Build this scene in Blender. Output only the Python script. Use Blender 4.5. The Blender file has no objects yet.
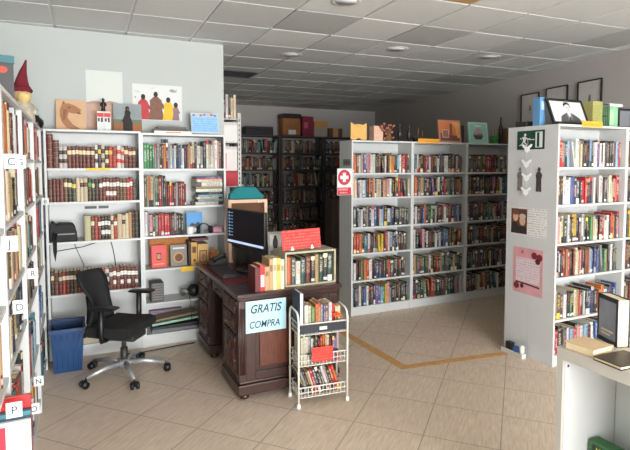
import bpy, math, random
from mathutils import Vector, Matrix, Euler
random.seed(7)
C = bpy.context.scene.collection
PI = math.pi
rnd = random.Random(11)

# ---------------------------------------------------------------- materials
def lin(c):
    o = []
    for v in c[:3]:
        v = max(0.0, min(255.0, v)) / 255.0
        o.append(v / 12.92 if v <= 0.04045 else ((v + 0.055) / 1.055) ** 2.4)
    return (o[0], o[1], o[2], 1.0)

class NT:
    def __init__(s, name):
        s.m = bpy.data.materials.new(name); s.m.use_nodes = True
        s.t = s.m.node_tree; s.n = s.t.nodes; s.l = s.t.links
        s.b = next(n for n in s.n if n.type == 'BSDF_PRINCIPLED')
    def put(s, sock, v):
        if isinstance(v, bpy.types.NodeSocket): s.l.new(v, sock)
        else: sock.default_value = v
    def ma(s, op, a, b=0.0, c=0.0, clamp=False):
        n = s.n.new('ShaderNodeMath'); n.operation = op; n.use_clamp = clamp
        for i, v in enumerate((a, b, c)): s.put(n.inputs[i], v)
        return n.outputs[0]
    def mix(s, f, a, b):
        n = s.n.new('ShaderNodeMix'); n.data_type = 'RGBA'
        s.put(n.inputs[0], f); s.put(n.inputs[6], a); s.put(n.inputs[7], b)
        return n.outputs[2]
    def noise(s, vec=None, scale=5.0, detail=3.0, rough=0.5):
        n = s.n.new('ShaderNodeTexNoise'); n.inputs['Scale'].default_value = scale
        n.inputs['Detail'].default_value = detail; n.inputs['Roughness'].default_value = rough
        if vec is not None: s.l.new(vec, n.inputs['Vector'])
        return n.outputs[0]
    def coord(s, kind='Object'):
        return s.n.new('ShaderNodeTexCoord').outputs[kind]
    def sep(s, v):
        n = s.n.new('ShaderNodeSeparateXYZ'); s.l.new(v, n.inputs[0]); return n.outputs
    def comb(s, x, y, z):
        n = s.n.new('ShaderNodeCombineXYZ')
        for i, v in enumerate((x, y, z)): s.put(n.inputs[i], v)
        return n.outputs[0]
    def attr(s, name):
        n = s.n.new('ShaderNodeAttribute'); n.attribute_name = name; return n.outputs
    def bump(s, h, strength=0.2, dist=0.01):
        n = s.n.new('ShaderNodeBump'); n.inputs['Strength'].default_value = strength
        n.inputs['Distance'].default_value = dist; s.l.new(h, n.inputs['Height'])
        s.l.new(n.outputs[0], s.b.inputs['Normal'])

MATS = {}
def pm(name, rgb, rough=0.5, metal=0.0, var=0.06, scale=9.0, bump=0.0):
    if name in MATS: return MATS[name]
    k = NT(name)
    f = k.noise(k.coord(), scale, 4.0)
    a = lin([c * (1 - var) for c in rgb]); b = lin([c * (1 + var) for c in rgb])
    k.put(k.b.inputs['Base Color'], k.mix(f, a, b))
    k.b.inputs['Roughness'].default_value = rough; k.b.inputs['Metallic'].default_value = metal
    if bump: k.bump(k.noise(k.coord(), scale * 8, 3.0), bump, 0.004)
    MATS[name] = k.m
    return k.m

WHITE = pm('white_melamine', (200, 201, 200), .42, var=.02)
WALLM = pm('wall_paint', (182, 186, 184), .85, var=.012, scale=3, bump=.05)
BLACK = pm('black_plastic', (22, 22, 24), .45)
DARK = pm('dark_metal', (62, 60, 58), .5, .3)
STEEL = pm('brushed_steel', (176, 177, 180), .38, .55)
PAPER = pm('white_paper', (214, 215, 213), .8, var=.02)
CREAM = pm('page_cream', (222, 205, 172), .8, var=.05, scale=40)
WIRE = pm('white_wire', (226, 222, 212), .4)
REDM = pm('red_card', (222, 58, 52), .7, var=.04)
ORANGE = pm('orange_card', (240, 165, 50), .7)
YELLOW = pm('yellow_label', (235, 190, 40), .6)
TAN = pm('tan_board', (190, 150, 105), .8)
BROWN = pm('brown_card', (110, 76, 50), .85)
GREYM = pm('grey_plastic', (140, 140, 140), .5)

def wood_mat(name, c1, c2, sx=1.0, sy=1.0, sz=1.0, rough=.35):
    k = NT(name)
    x, y, z = k.sep(k.coord())
    v = k.comb(k.ma('MULTIPLY', x, sx), k.ma('MULTIPLY', y, sy), k.ma('MULTIPLY', z, sz))
    f = k.noise(v, 12, 6, .6)
    f2 = k.noise(v, 55, 3, .6)
    f = k.ma('ADD', k.ma('MULTIPLY', f, .7), k.ma('MULTIPLY', f2, .3))
    f = k.ma('MULTIPLY_ADD', f, 2.2, -.6, clamp=True)
    k.put(k.b.inputs['Base Color'], k.mix(f, lin(c1), lin(c2)))
    k.b.inputs['Roughness'].default_value = rough
    k.bump(f, .08, .003)
    MATS[name] = k.m
    return k.m
MAHOG = wood_mat('dark_mahogany', (30, 17, 14), (70, 40, 31), 6, 6, 1)
MAHOG_TOP = wood_mat('dark_mahogany_top', (34, 20, 18), (66, 40, 34), 6, 1, 6, .28)
CARVE = None
def carve_mat():
    k = NT('carved_mahogany')
    v = k.coord()
    vo = k.n.new('ShaderNodeTexVoronoi'); vo.inputs['Scale'].default_value = 22; k.l.new(v, vo.inputs['Vector'])
    f = k.noise(v, 30, 5)
    k.put(k.b.inputs['Base Color'], k.mix(f, lin((38, 19, 14)), lin((96, 54, 40))))
    k.b.inputs['Roughness'].default_value = .38
    k.bump(vo.outputs['Distance'], .9, .02)
    return k.m
CARVE = carve_mat()
PALEWOOD = wood_mat('pale_pink_wood', (200, 160, 135), (226, 190, 165), 1, 1, 6, .6)
CRATEW = wood_mat('limed_crate_wood', (150, 144, 122), (186, 178, 154), 6, 6, 1, .7)
BEECH = wood_mat('beech_wood', (186, 138, 84), (214, 168, 112), 6, 6, 1, .5)

def text_mat(name, bg, fg, row=.012, ink=.5, cut=.48, gx=220.0):
    """paper covered in rows of small unreadable writing"""
    k = NT(name)
    x, y, z = k.sep(k.coord())
    rows = k.ma('DIVIDE', z, row)
    fr = k.ma('FRACT', rows); fl = k.ma('FLOOR', rows)
    inrow = k.ma('MULTIPLY', k.ma('GREATER_THAN', fr, .3), k.ma('LESS_THAN', fr, .75))
    n = k.noise(k.comb(k.ma('MULTIPLY', x, gx), k.ma('MULTIPLY', fl, 7.3), fl), 1.0, 2.0)
    m = k.ma('MULTIPLY', k.ma('MULTIPLY', inrow, k.ma('GREATER_THAN', n, cut)), ink)
    k.put(k.b.inputs['Base Color'], k.mix(m, lin(bg), lin(fg)))
    k.b.inputs['Roughness'].default_value = .75
    MATS[name] = k.m
    return k.m

def book_mat():
    k = NT('book_cover_and_pages')
    c1 = k.attr('c1')[0]; c2 = k.attr('c2')[0]; st = k.attr('st')[2]; r = k.attr('rn')[2]
    uv = k.n.new('ShaderNodeUVMap'); uv.uv_map = 'UVMap'
    u, v, _ = k.sep(uv.outputs[0])
    G, L, M, A = 'GREATER_THAN', 'LESS_THAN', 'MULTIPLY', 'ADD'
    def rng(x, a, b): return k.ma(M, k.ma(G, x, a), k.ma(L, x, b))
    spine = rng(u, .0, 1.001)
    inner = rng(u, .2, .8)
    # title lettering
    nz = k.noise(k.comb(k.ma('MULTIPLY_ADD', u, 3.0, k.ma(M, r, 91.0)), k.ma(M, v, 42.0), k.ma(M, r, 37.0)), 1.0, 2.0)
    lo = k.ma('MULTIPLY_ADD', r, .25, .25); hi = k.ma('MULTIPLY_ADD', r, .2, .68)
    title = k.ma(M, k.ma(M, inner, k.ma(M, k.ma(G, v, lo), k.ma(L, v, hi))), k.ma(G, nz, .5))
    auth = k.ma(M, k.ma(M, inner, rng(v, .84, .92)), k.ma(G, nz, .46))
    plain = k.ma(L, st, 1.5)
    text = k.ma(M, k.ma('MAXIMUM', title, auth), plain)
    # coloured band styles
    band = k.ma(M, rng(st, .68, .8), rng(v, .86, 1.1))
    band = k.ma('MAXIMUM', band, k.ma(M, rng(st, .8, .95), rng(v, -.1, .22)))
    stick = k.ma(M, k.ma(M, rng(r, .72, 1.1), plain), k.ma(M, rng(v, .05, .15), rng(u, .08, .92)))
    # leather volumes: raised gilt bands and two title labels
    lea = k.ma(G, st, 1.5)
    vb = k.ma('FRACT', k.ma(M, v, 5.5))
    gilt = k.ma(M, lea, k.ma(L, vb, .09))
    lab = k.ma(M, k.ma(M, lea, k.ma(G, st, 2.5)), k.ma('MAXIMUM', rng(v, .63, .81), k.ma(M, k.ma(G, st, 2.85), rng(v, .24, .42))))
    orn = k.ma(M, k.ma(M, lea, inner), k.ma(M, rng(vb, .35, .85), k.ma(G, nz, .56)))
    col = k.mix(k.ma(M, text, .55), c1, c2)
    col = k.mix(k.ma(M, k.ma(M, band, spine), plain), col, c2)
    col = k.mix(k.ma(M, k.ma(M, stick, spine), .85), col, lin((222, 220, 212)))
    col = k.mix(k.ma(M, lab, spine), col, c2)
    gold = lin((178, 142, 88))
    col = k.mix(k.ma(M, k.ma(M, orn, spine), .3), col, gold)
    col = k.mix(k.ma(M, k.ma(M, gilt, spine), .7), col, gold)
    wear = k.noise(k.coord('Object'), 30, 4)
    col = k.mix(k.ma(M, k.ma('SUBTRACT', wear, .45, clamp=True), .3), col, lin((200, 195, 185)))
    k.put(k.b.inputs['Base Color'], col)
    k.b.inputs['Roughness'].default_value = .5
    return k.m
BOOKM = book_mat()

def floor_mat():
    k = NT('diagonal_beige_tiles')
    x, y, z = k.sep(k.coord())
    s = .445
    p = k.ma('DIVIDE', k.ma('SUBTRACT', k.ma('ADD', k.ma('MULTIPLY', x, -.682), k.ma('MULTIPLY', y, .731)), .065), s)
    q = k.ma('DIVIDE', k.ma('SUBTRACT', k.ma('ADD', k.ma('MULTIPLY', x, .731), k.ma('MULTIPLY', y, .682)), .395), s)
    fp, fq = k.ma('FRACT', p), k.ma('FRACT', q)
    g = .008
    e = k.ma('MINIMUM', k.ma('MINIMUM', fp, k.ma('SUBTRACT', 1, fp)), k.ma('MINIMUM', fq, k.ma('SUBTRACT', 1, fq)))
    grout = k.ma('LESS_THAN', e, g)
    wn = k.n.new('ShaderNodeTexWhiteNoise'); wn.noise_dimensions = '2D'
    k.l.new(k.comb(k.ma('FLOOR', p), k.ma('FLOOR', q), 0.0), wn.inputs['Vector'])
    tv = wn.outputs['Value']
    st = k.noise(k.comb(k.ma('MULTIPLY_ADD', p, 34.0, k.ma('MULTIPLY', tv, 50)), k.ma('MULTIPLY', q, 3.4), 0.0), 1.0, 5.0, .6)
    st = k.ma('MULTIPLY_ADD', st, 2.0, -.5, clamp=True)
    c = k.mix(st, lin((190, 168, 148)), lin((226, 208, 188)))
    c = k.mix(k.ma('MULTIPLY', tv, .25), c, lin((200, 180, 160)))
    c = k.mix(k.ma('MULTIPLY', grout, .75), c, lin((140, 122, 106)))
    k.put(k.b.inputs['Base Color'], c)
    k.put(k.b.inputs['Roughness'], k.ma('MULTIPLY_ADD', st, -.12, .42))
    k.bump(k.ma('SUBTRACT', 1, grout), .25, .002)
    return k.m

def ceil_mat():
    k = NT('mineral_ceiling_tile')
    c1 = k.attr('c1')[0]
    n = k.noise(k.coord(), 160, 2)
    k.put(k.b.inputs['Base Color'], k.mix(k.ma('MULTIPLY', k.ma('GREATER_THAN', n, .62), .35), c1, lin((170, 168, 162))))
    k.b.inputs['Roughness'].default_value = .9
    return k.m

# ---------------------------------------------------------------- mesh builder
class MB:
    def __init__(s): s.v = []; s.f = []; s.mi = []; s.M = None; s.sm = []
    def add(s, vs, fs, mi=0, smooth=False):
        b = len(s.v)
        for p in vs:
            p = Vector(p)
            s.v.append(s.M @ p if s.M is not None else p)
        for f in fs:
            s.f.append(tuple(b + i for i in f)); s.mi.append(mi); s.sm.append(smooth)
        return s
    def box(s, x0, x1, y0, y1, z0, z1, mi=0):
        vs = [(x, y, z) for z in (z0, z1) for y in (y0, y1) for x in (x0, x1)]
        return s.add(vs, [(0, 2, 3, 1), (4, 5, 7, 6), (0, 1, 5, 4), (2, 6, 7, 3), (0, 4, 6, 2), (1, 3, 7, 5)], mi)
    def tube(s, pts, r, n=8, mi=0, closed=False, radii=None):
        pts = [Vector(p) for p in pts]
        N = len(pts); vs = []; ref = None
        for i, p in enumerate(pts):
            a = pts[i - 1] if (i or closed) else p; b = pts[(i + 1) % N] if (i < N - 1 or closed) else p
            d = (b - a).normalized()
            if ref is None: ref = Vector((0, 0, 1)) if abs(d.z) < .9 else Vector((1, 0, 0))
            x = d.cross(ref).normalized(); y = x.cross(d).normalized(); ref = y
            rr = radii[i] if radii else r
            for k in range(n):
                t = 2 * PI * k / n; vs.append(p + x * rr * math.cos(t) + y * rr * math.sin(t))
        fs = []
        for i in range(N if closed else N - 1):
            j = (i + 1) % N
            for k in range(n): fs.append((i * n + k, i * n + (k + 1) % n, j * n + (k + 1) % n, j * n + k))
        if not closed: fs += [tuple(range(n - 1, -1, -1)), tuple((N - 1) * n + k for k in range(n))]
        return s.add(vs, fs, mi, True)
    def cyl(s, p0, p1, r, n=12, mi=0, r2=None):
        return s.tube([p0, p1], r, n, mi, radii=[r, r if r2 is None else r2])
    def lathe(s, prof, c=(0, 0, 0), n=20, mi=0):
        vs = []; N = len(prof)
        for r, z in prof:
            for k in range(n):
                t = 2 * PI * k / n; vs.append((c[0] + r * math.cos(t), c[1] + r * math.sin(t), c[2] + z))
        fs = [(i * n + k, i * n + (k + 1) % n, (i + 1) * n + (k + 1) % n, (i + 1) * n + k) for i in range(N - 1) for k in range(n)]
        fs += [tuple(range(n - 1, -1, -1)), tuple((N - 1) * n + k for k in range(n))]
        return s.add(vs, fs, mi, True)
    def prism(s, poly, y0, y1, mi=0):
        """polygon in x,z extruded along y (front at y0)"""
        n = len(poly)
        a = sum(poly[i][0] * poly[(i + 1) % n][1] - poly[(i + 1) % n][0] * poly[i][1] for i in range(n))
        if a < 0: poly = poly[::-1]
        vs = [(p[0], y0, p[1]) for p in poly] + [(p[0], y1, p[1]) for p in poly]
        fs = [tuple(range(n)), tuple(range(2 * n - 1, n - 1, -1))] + [(i, n + i, n + (i + 1) % n, (i + 1) % n) for i in range(n)]
        return s.add(vs, fs, mi)
    def obj(s, name, mats, parent=None, bevel=0.0, sub=0, label=None):
        me = bpy.data.meshes.new(name)
        me.from_pydata([tuple(p) for p in s.v], [], s.f)
        mats = mats if isinstance(mats, (list, tuple)) else [mats]
        for m in mats: me.materials.append(m)
        me.polygons.foreach_set('material_index', s.mi)
        me.polygons.foreach_set('use_smooth', s.sm)
        me.update()
        o = bpy.data.objects.new(name, me); C.objects.link(o)
        if parent is not None: o.parent = parent
        if label: o['label'] = label
        if bevel:
            b = o.modifiers.new('edge', 'BEVEL'); b.width = bevel; b.segments = 2; b.limit_method = 'ANGLE'
        if sub:
            b = o.modifiers.new('round', 'SUBSURF'); b.levels = sub; b.render_levels = sub
        return o

def tag(o, label, cat, group=None):
    o['label'] = label; o['category'] = cat
    if group: o['group'] = group
    return o
def thing(name, label, cat, loc=(0, 0, 0), rotz=0.0, group=None, rot=None):
    o = bpy.data.objects.new(name, None); C.objects.link(o)
    o.location = loc; o.rotation_euler = rot if rot else (0, 0, rotz); o.empty_display_size = .1
    return tag(o, label, cat, group)
def struct(name, mb, m, bevel=0):
    o = mb.obj(name, m, bevel=bevel); o['kind'] = 'structure'; return o
def solo(name, mb, m, label, cat, loc=(0, 0, 0), rotz=0.0, group=None, bevel=0.0, rot=None, sub=0):
    o = mb.obj(name, m, bevel=bevel, sub=sub); o.location = loc; o.rotation_euler = rot if rot else (0, 0, rotz)
    return tag(o, label, cat, group)
def bx(*a): return MB().box(*a)
def ell(cx, cz, rx, rz, n=16, a0=0.0): return [(cx + rx * math.cos(a0 + 2 * PI * i / n), cz + rz * math.sin(a0 + 2 * PI * i / n)) for i in range(n)]
def rect(x0, x1, z0, z1): return [(x0, z0), (x1, z0), (x1, z1), (x0, z1)]
def lettering(name, txt, size, m, parent, loc, shear=0.0, xs=1.0, align='LEFT', bold=0.0):
    cu = bpy.data.curves.new('text', 'FONT'); cu.body = txt; cu.size = size; cu.extrude = .0004; cu.shear = shear; cu.offset = bold
    cu.align_x = align; cu.materials.append(m)
    tmp = bpy.data.objects.new('text', cu); C.objects.link(tmp); bpy.context.view_layer.update()
    me = bpy.data.meshes.new_from_object(tmp.evaluated_get(bpy.context.evaluated_depsgraph_get()))
    bpy.data.objects.remove(tmp); me.transform(Matrix.Diagonal((xs, 1, 1, 1)))
    o = bpy.data.objects.new(name, me); C.objects.link(o)
    o.parent = parent; o.location = loc; o.rotation_euler = (PI / 2, 0, 0)
    return o
def layers(lst, y=0.0, step=.0006):
    """flat artwork: list of (polygon, material index), each layer a little in front of the one before"""
    mb = MB()
    for i, (poly, mi) in enumerate(lst): mb.prism(poly, y - step * (i + 1), y, mi)
    return mb

# ---------------------------------------------------------------- room
WX0, WX1 = 5.186 - .1421 * 3.423, .1421       # right wall x = WX0 + WX1*y
def wallx(y): return WX0 + WX1 * y
ZC = 2.86
YF = -4.0        # shop front behind the viewer
struct('floor', bx(-.7, 6.6, YF, 10.0, -.06, 0), floor_mat())
def ceiling():
    mb = MB(); cols = []
    def pt(i, j):
        x = 1.0 + .578 * i; y = 3.72 + .607 * j
        return (x + .02 * (y - 3.7), y - .045 * (x - 1.0))
    g = .012; rr = random.Random(5)
    for i in range(-4, 11):
        for j in range(-13, 12):
            a, b, c, d = pt(i, j), pt(i + 1, j), pt(i + 1, j + 1), pt(i, j + 1)
            q = [(a[0] + g, a[1] + g), (b[0] - g, b[1] + g), (c[0] - g, c[1] - g), (d[0] + g, d[1] - g)]
            v = [(x, y, ZC) for x, y in q] + [(x, y, ZC + .018) for x, y in q]
            mb.add(v, [(3, 2, 1, 0), (0, 1, 5, 4), (1, 2, 6, 5), (2, 3, 7, 6), (3, 0, 4, 7)])
            k = rr.random()
            t = 206 + rr.uniform(-10, 10)
            if k < .09: t = 178
            col = (t - 1, t + 2, t)
            if (i, j) == (2, -2): col = (178, 140, 96)
            cols += [lin(col)] * 5
    mb.box(-.7, 6.8, YF, 10.0, ZC + .014, ZC + .06); cols += [lin((236, 236, 234))] * 6
    o = struct('ceiling', mb, ceil_mat())
    at = o.data.attributes.new('c1', 'FLOAT_COLOR', 'FACE')
    for i, c in enumerate(cols): at.data[i].color = c
ceiling()
struct('wall_left', bx(-.66, -.56, YF, 5.17, 0, ZC), WALLM)
struct('wall_back', bx(-.559, 1.37, 5.07, 5.17, 0, ZC - .001), WALLM)
DIMW = pm('dimmed_wall_paint', (178, 172, 168), .85, var=.015, scale=3, bump=.05)  # wall colour greyed to stand in for dimmer light at right and rear
struct('wall_inner', bx(1.27, 1.37, 5.171, 9.8, 0, ZC - .001), DIMW)
struct('wall_rear', bx(1.2, 6.7, 9.8, 9.9, 0, ZC - .001), DIMW)
mb = MB(); a, b = wallx(YF), wallx(9.8)
mb.add([(a, YF, 0), (a + .1, YF, 0), (b + .1, 9.8, 0), (b, 9.8, 0), (a, YF, ZC - .001), (a + .1, YF, ZC - .001), (b + .1, 9.8, ZC - .001), (b, 9.8, ZC - .001)],
       [(0, 3, 2, 1), (4, 5, 6, 7), (0, 1, 5, 4), (2, 3, 7, 6), (0, 4, 7, 3), (1, 2, 6, 5)])
struct('wall_right', mb, DIMW)
# shop front behind the viewer: low sill, header and piers round one wide window
OX0, OX1, OZ0, OZ1 = -.4, 3.4, .3, 2.6
mb = MB().box(-.56, OX0, YF, YF + .1, 0, ZC - .001).box(OX1, wallx(YF + .05) - .001, YF, YF + .1, 0, ZC - .001)
mb.box(OX0, OX1, YF, YF + .1, 0, OZ0).box(OX0, OX1, YF, YF + .1, OZ1, ZC - .001)
struct('wall_front', mb, WALLM)
mb = MB()
for i in range(4):
    x = OX0 + (OX1 - OX0 - .05) * i / 3; mb.box(x, x + .05, YF + .01, YF + .07, OZ0, OZ1)
mb.box(OX0, OX1, YF + .015, YF + .065, OZ0, OZ0 + .05).box(OX0, OX1, YF + .015, YF + .065, OZ1 - .05, OZ1)
struct('window_1', mb, STEEL)
mb = MB().box(1.371, 1.385, 5.19, 9.79, 0, .08)
struct('baseboard_inner', mb, pm('skirting', (170, 160, 150), .5))
# ---------------------------------------------------------------- books
PAL = {'K': ('black', (30, 29, 31)), 'G': ('dark grey', (82, 80, 78)), 'g': ('light grey', (160, 160, 158)), 'W': ('white', (226, 224, 218)),
       'C': ('cream', (218, 205, 170)), 'Y': ('yellow', (226, 186, 60)), 'O': ('orange', (216, 112, 48)), 'R': ('red', (186, 42, 44)),
       'D': ('dark red', (98, 32, 34)), 'P': ('pale pink', (216, 158, 156)), 'B': ('blue', (46, 88, 152)), 'N': ('navy', (34, 42, 78)),
       'L': ('pale blue', (146, 180, 206)), 'T': ('teal', (40, 116, 126)), 'E': ('green', (62, 134, 84)), 'F': ('dark green', (30, 68, 50)),
       'b': ('brown', (98, 66, 46)), 't': ('tan', (180, 144, 102)), 'U': ('purple', (108, 72, 130))}
ORD = ('first second third fourth fifth sixth seventh eighth ninth tenth eleventh twelfth thirteenth fourteenth fifteenth sixteenth seventeenth eighteenth '
       'nineteenth twentieth twenty-first twenty-second twenty-third twenty-fourth twenty-fifth twenty-sixth twenty-seventh twenty-eighth twenty-ninth thirtieth '
       'thirty-first thirty-second thirty-third thirty-fourth thirty-fifth thirty-sixth thirty-seventh thirty-eighth thirty-ninth fortieth').split()
SHELF = ['top', 'second', 'third', 'fourth', 'fifth', 'sixth', 'seventh']
BOOKS = []

def book_geo(t, h, d):
    b = min(.007, t * .2); c = min(.0028, t * .15)
    ring = [(0, b), (t * .18, b * .3), (t * .5, 0), (t * .82, b * .3), (t, b), (t, d), (0, d)]
    inn = [(c + x / t * (t - 2 * c), (d - .003) if y == d else b + .004) for x, y in ring]
    v = [(x, y, 0) for x, y in ring] + [(x, y, h) for x, y in ring] + [(x, y, h) for x, y in inn] + [(x, y, h - .005) for x, y in inn]
    f, page, uv = [], [], []
    n = 7
    for i in range(n):
        j = (i + 1) % n
        f.append((i, j, n + j, n + i)); page.append(i == 5)
        if i < 4:
            u0, u1 = ring[i][0] / t, ring[i + 1][0] / t
            uv.append([(u0, 0), (u1, 0), (u1, 1), (u0, 1)])
        else: uv.append([(-1, -1)] * 4)
    f.append(tuple(range(n - 1, -1, -1))); page.append(False); uv.append([(-1, -1)] * n)
    for i in range(n):
        j = (i + 1) % n
        f.append((n + i, n + j, 2 * n + j, 2 * n + i)); page.append(False); uv.append([(-1, -1)] * 4)
        f.append((2 * n + i, 2 * n + j, 3 * n + j, 3 * n + i)); page.append(True); uv.append([(-1, -1)] * 4)
    f.append(tuple(range(3 * n, 4 * n))); page.append(True); uv.append([(-1, -1)] * n)
    return v, f, page, uv

def jit(c, a=.1):
    k = 1 + rnd.uniform(-a, a)
    return tuple(max(4, min(250, x * k + rnd.uniform(-5, 5))) for x in c)

def spec(M, t, h, d, code, c2=None, style=None, kind='book', label='', group=None):
    dark = sum(PAL[code][1]) < 330
    if c2 is None: c2 = rnd.choice('CWYCWtgR' if dark else 'KKDNGRF')
    if style is None: style = rnd.random()
    BOOKS.append(dict(M=M, t=t, h=h, d=d, col=jit([q * .86 for q in PAL[code][1]]), c2=jit(PAL[c2][1], .05), st=style, rn=rnd.random(), kind=kind, label=label, group=group))

def adj(t, h, code):
    a = 'thick ' if t > .042 else 'thin ' if t < .0175 else ''
    if not a and h > .262: a = 'tall '
    return a + PAL[code][0]

RANDPAL = 'KKKKGGGbbDDRNNWWCCTFBOYPgttLUE'
DARKPAL = 'KKKKKGGGbbbDDDNNFFTWCRtg'
def row(U, x0, x1, z, avail, where, shelf, seq=None, pal=RANDPAL, hr=(.18, .235), tr=(.016, .042), yf=(.015, .035), dr=(.13, .2), fill=.97, kind='book', noun='book',
        lean=.06, c2s=None, style=None, group=None, hs=None, ts=None, frm='from left'):
    """fills one shelf from x0 to x1 (unit coordinates) with upright books"""
    W = (x1 - x0) * fill
    if seq is None:
        seq, s = '', 0.0
        while s < W:
            seq += rnd.choice(pal); s += (tr[0] + tr[1]) / 2 * 1.01
        seq = seq[:-1]
    n = len(seq)
    T = [ts[i] if ts and i in ts else rnd.uniform(*tr) for i in range(n)]
    gap = .0012
    k = (W - gap * n) / sum(T); T = [a * min(k, 1.6) for a in T]
    x = x0 + .002; la = 0.0
    H = [min(avail - .008, hs[i] if hs and i in hs else rnd.uniform(*hr)) for i in range(n)]
    for i, code in enumerate(seq):
        t, h = T[i], H[i]; d = min(rnd.uniform(*dr), .235)
        y = rnd.uniform(*yf)
        ang = 0.0
        if la == 0 and i > 1 and i < n - 1 and rnd.random() < lean:
            a = rnd.uniform(.08, .2)
            if x + h * math.sin(a) + t < x1 - sum(T[i + 1:]) - gap * (n - i): ang = la = a; x += h * math.sin(a)
            if ang: M = Matrix.Translation((x, y, z)) @ Matrix.Rotation(-ang, 4, 'Y')
        if not ang:
            la = 0.0
            M = Matrix.Translation((x, y, z))
        lab = f"{adj(t, h, code)} {noun}, {ORD[min(i, 39)]} {frm}, {shelf}, {where}"
        c2 = c2s[i] if c2s else None
        st = style[i] if isinstance(style, (list, tuple)) else style
        spec(U @ M, t, h, d, code, c2, st, kind, lab, group)
        x += (t / math.cos(ang) if ang else t) + (t * 0.0) + gap
    return x

def U_(loc, rotz): return Matrix.Translation(loc) @ Matrix.Rotation(rotz, 4, 'Z')

# ---------------------------------------------------------------- bookcases
def bookcase(label, loc, rotz, W, D, H, tops, group=None, m=None, t=.018, back=True, name='bookcase', plinth=True, cat='bookcase', topt=None):
    m = m or WHITE
    e = thing(name, label, cat, (loc[0], loc[1], 0), rotz, group)
    bx(0, t, 0, D, 0, H).obj('side_panel', m, e)
    bx(W - t, W, 0, D, 0, H).obj('side_panel', m, e)
    bx(t, W - t, 0, D, H - (topt or t), H).obj('top_panel', m, e)
    if back: bx(t, W - t, D - .006, D - .001, tops[-1] - t, H - t).obj('back_panel', m, e)
    for z in tops: bx(t + .0005, W - t - .0005, .003, D - .007, z - t, z).obj('shelf', m, e)
    if plinth: bx(t + .0005, W - t - .0005, .012, .028, 0, tops[-1] - t).obj('plinth', m, e)
    return e
def avail(tops, H, i, t=.018): return (H - t if i == 0 else tops[i - 1] - t) - tops[i]

# --- row of bookcases along the left wall, seen along their fronts
NT_ = [1.69, 1.42, 1.13, .86, .47, .10]
nb = [(1.4, 2.2, 'bookcase on left wall nearest camera'), (2.2, 3.0, 'second bookcase along left wall'), (3.0, 3.8, 'third bookcase along left wall'),
      (3.8, 4.6, 'fourth bookcase along left wall'), (4.6, 5.05, 'narrow corner bookcase on left wall')]
nl = ['tall white bookcase on the left wall, cut off by the photo edge', 'tall white bookcase before the teal-lidded box, second along the left wall', 'tall white bookcase under the teal-lidded box, third along the left wall',
      'tall white bookcase under the red-hatted gnome, fourth along the left wall', 'narrow white bookcase in the corner at end of left wall']
npal = ['RPWbKtTCDO', 'tGRbCDWPK', 'KbGDTNCRt', 'NKGbBCWt', 'WBTRKLbC', 'KRWGFEYT']
for q, (y0, y1, wh) in enumerate(nb):
    bookcase(nl[q], (-.24, y0), PI / 2, y1 - y0 - .001, .28, 1.95, NT_, 'bookcases along the left wall')
    U = U_((-.24, y0, 0), PI / 2); W = y1 - y0
    for i, z in enumerate(NT_):
        xs = .60 if q == 0 else .02
        if q == 0 and i == 4: continue
        row(U, xs, W - .022, z + .0005, avail(NT_, 1.95, i), wh, SHELF[i] + ' shelf', pal=npal[i], hr=(.17, .25), tr=(.02, .06), yf=(.008, .03), fill=.92, lean=.1,
            group='books on the left wall bookcases')

# --- two bookcases on the white back wall behind the office chair
LX, RX, CY = -.232, .534, 4.77
LB = [1.63, 1.345, 1.005, .555, .10]
RB = [1.625, 1.28, 1.01, .71, .40, .11]
bookcase('white bookcase behind the office chair, full of leather bound volumes', (LX, CY), 0, .765, .28, 1.957, LB, 'white bookcases on the back wall')
bookcase('white bookcase beside the wooden desk, holding mixed books and stacks', (RX, CY), 0, .768, .28, 1.945, RB, 'white bookcases on the back wall')
U = U_((LX, CY, 0), 0)
wl = 'bookcase behind office chair'
lk = dict(kind='leather_volume', noun='leather volume', lean=0, group='leather bound volumes behind the office chair', tr=(.024, .036), dr=(.13, .17), yf=(.01, .02))
row(U, .022, .742, LB[0] + .0005, .3, wl, 'top shelf', 'DDWWDDDDDDDWNCKRRWWDDD', hr=(.182, .2), hs={0: .285, 1: .235, 13: .205, 12: .2}, ts={0: .042, 1: .046},
    c2s='DDKKCCCCCCCKYKCYDRRCCC', style=[2.2, 2.2, 2.9, 2.9] + [2.7] * 7 + [2.9, 2.7, 2.9, 2.9, 2.7, 2.7, 2.9, 2.9] + [2.7] * 3, **lk)
row(U, .022, .742, LB[1] + .0005, .26, wl, 'second shelf', 'DDDDbKFCCCKFKDDDDDDbbRRG', hr=(.185, .205), c2s='KKKKCCYRKDECKWWWWWWWWWWK', style=[2.3] * 4 + [2.7, 2.7, 2.7, 2.3, 2.7, 2.7, 2.7, 2.7, 2.3] + [2.7] * 2 + [2.9] * 3 + [2.7] * 6, **lk)
row(U, .29, .742, LB[2] + .0005, .4, wl, 'third shelf', 'CbRDKKKCRCCCtKK', hr=(.185, .215), hs={0: .215, 12: .235, 13: .24, 14: .245, 11: .225, 9: .22}, ts={0: .06, 9: .046},
    c2s='KCbWWWWKWKKRCCg', style=[2.3, 2.7, 2.7, 2.7, 2.9, 2.9, 2.9, 2.7, 2.7, 2.3, 2.7, 2.3, 2.3, 2.3, 2.3], fill=.98, **lk)
row(U, .022, .742, LB[3] + .0005, .4, wl, 'fourth shelf', 'KDDRDKbDDRKGRGRWDDDDDDDD', hr=(.185, .205), c2s='CKCWCWCCWCWKYKWKWWWWWWWW', style=[2.7] * 11 + [2.2] * 3 + [2.7, 2.9] * 5, **lk)
U2 = U_((RX, CY, 0), 0)
wr = 'bookcase beside wooden desk'
gk = dict(group='books on the bookcase beside the desk')
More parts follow.
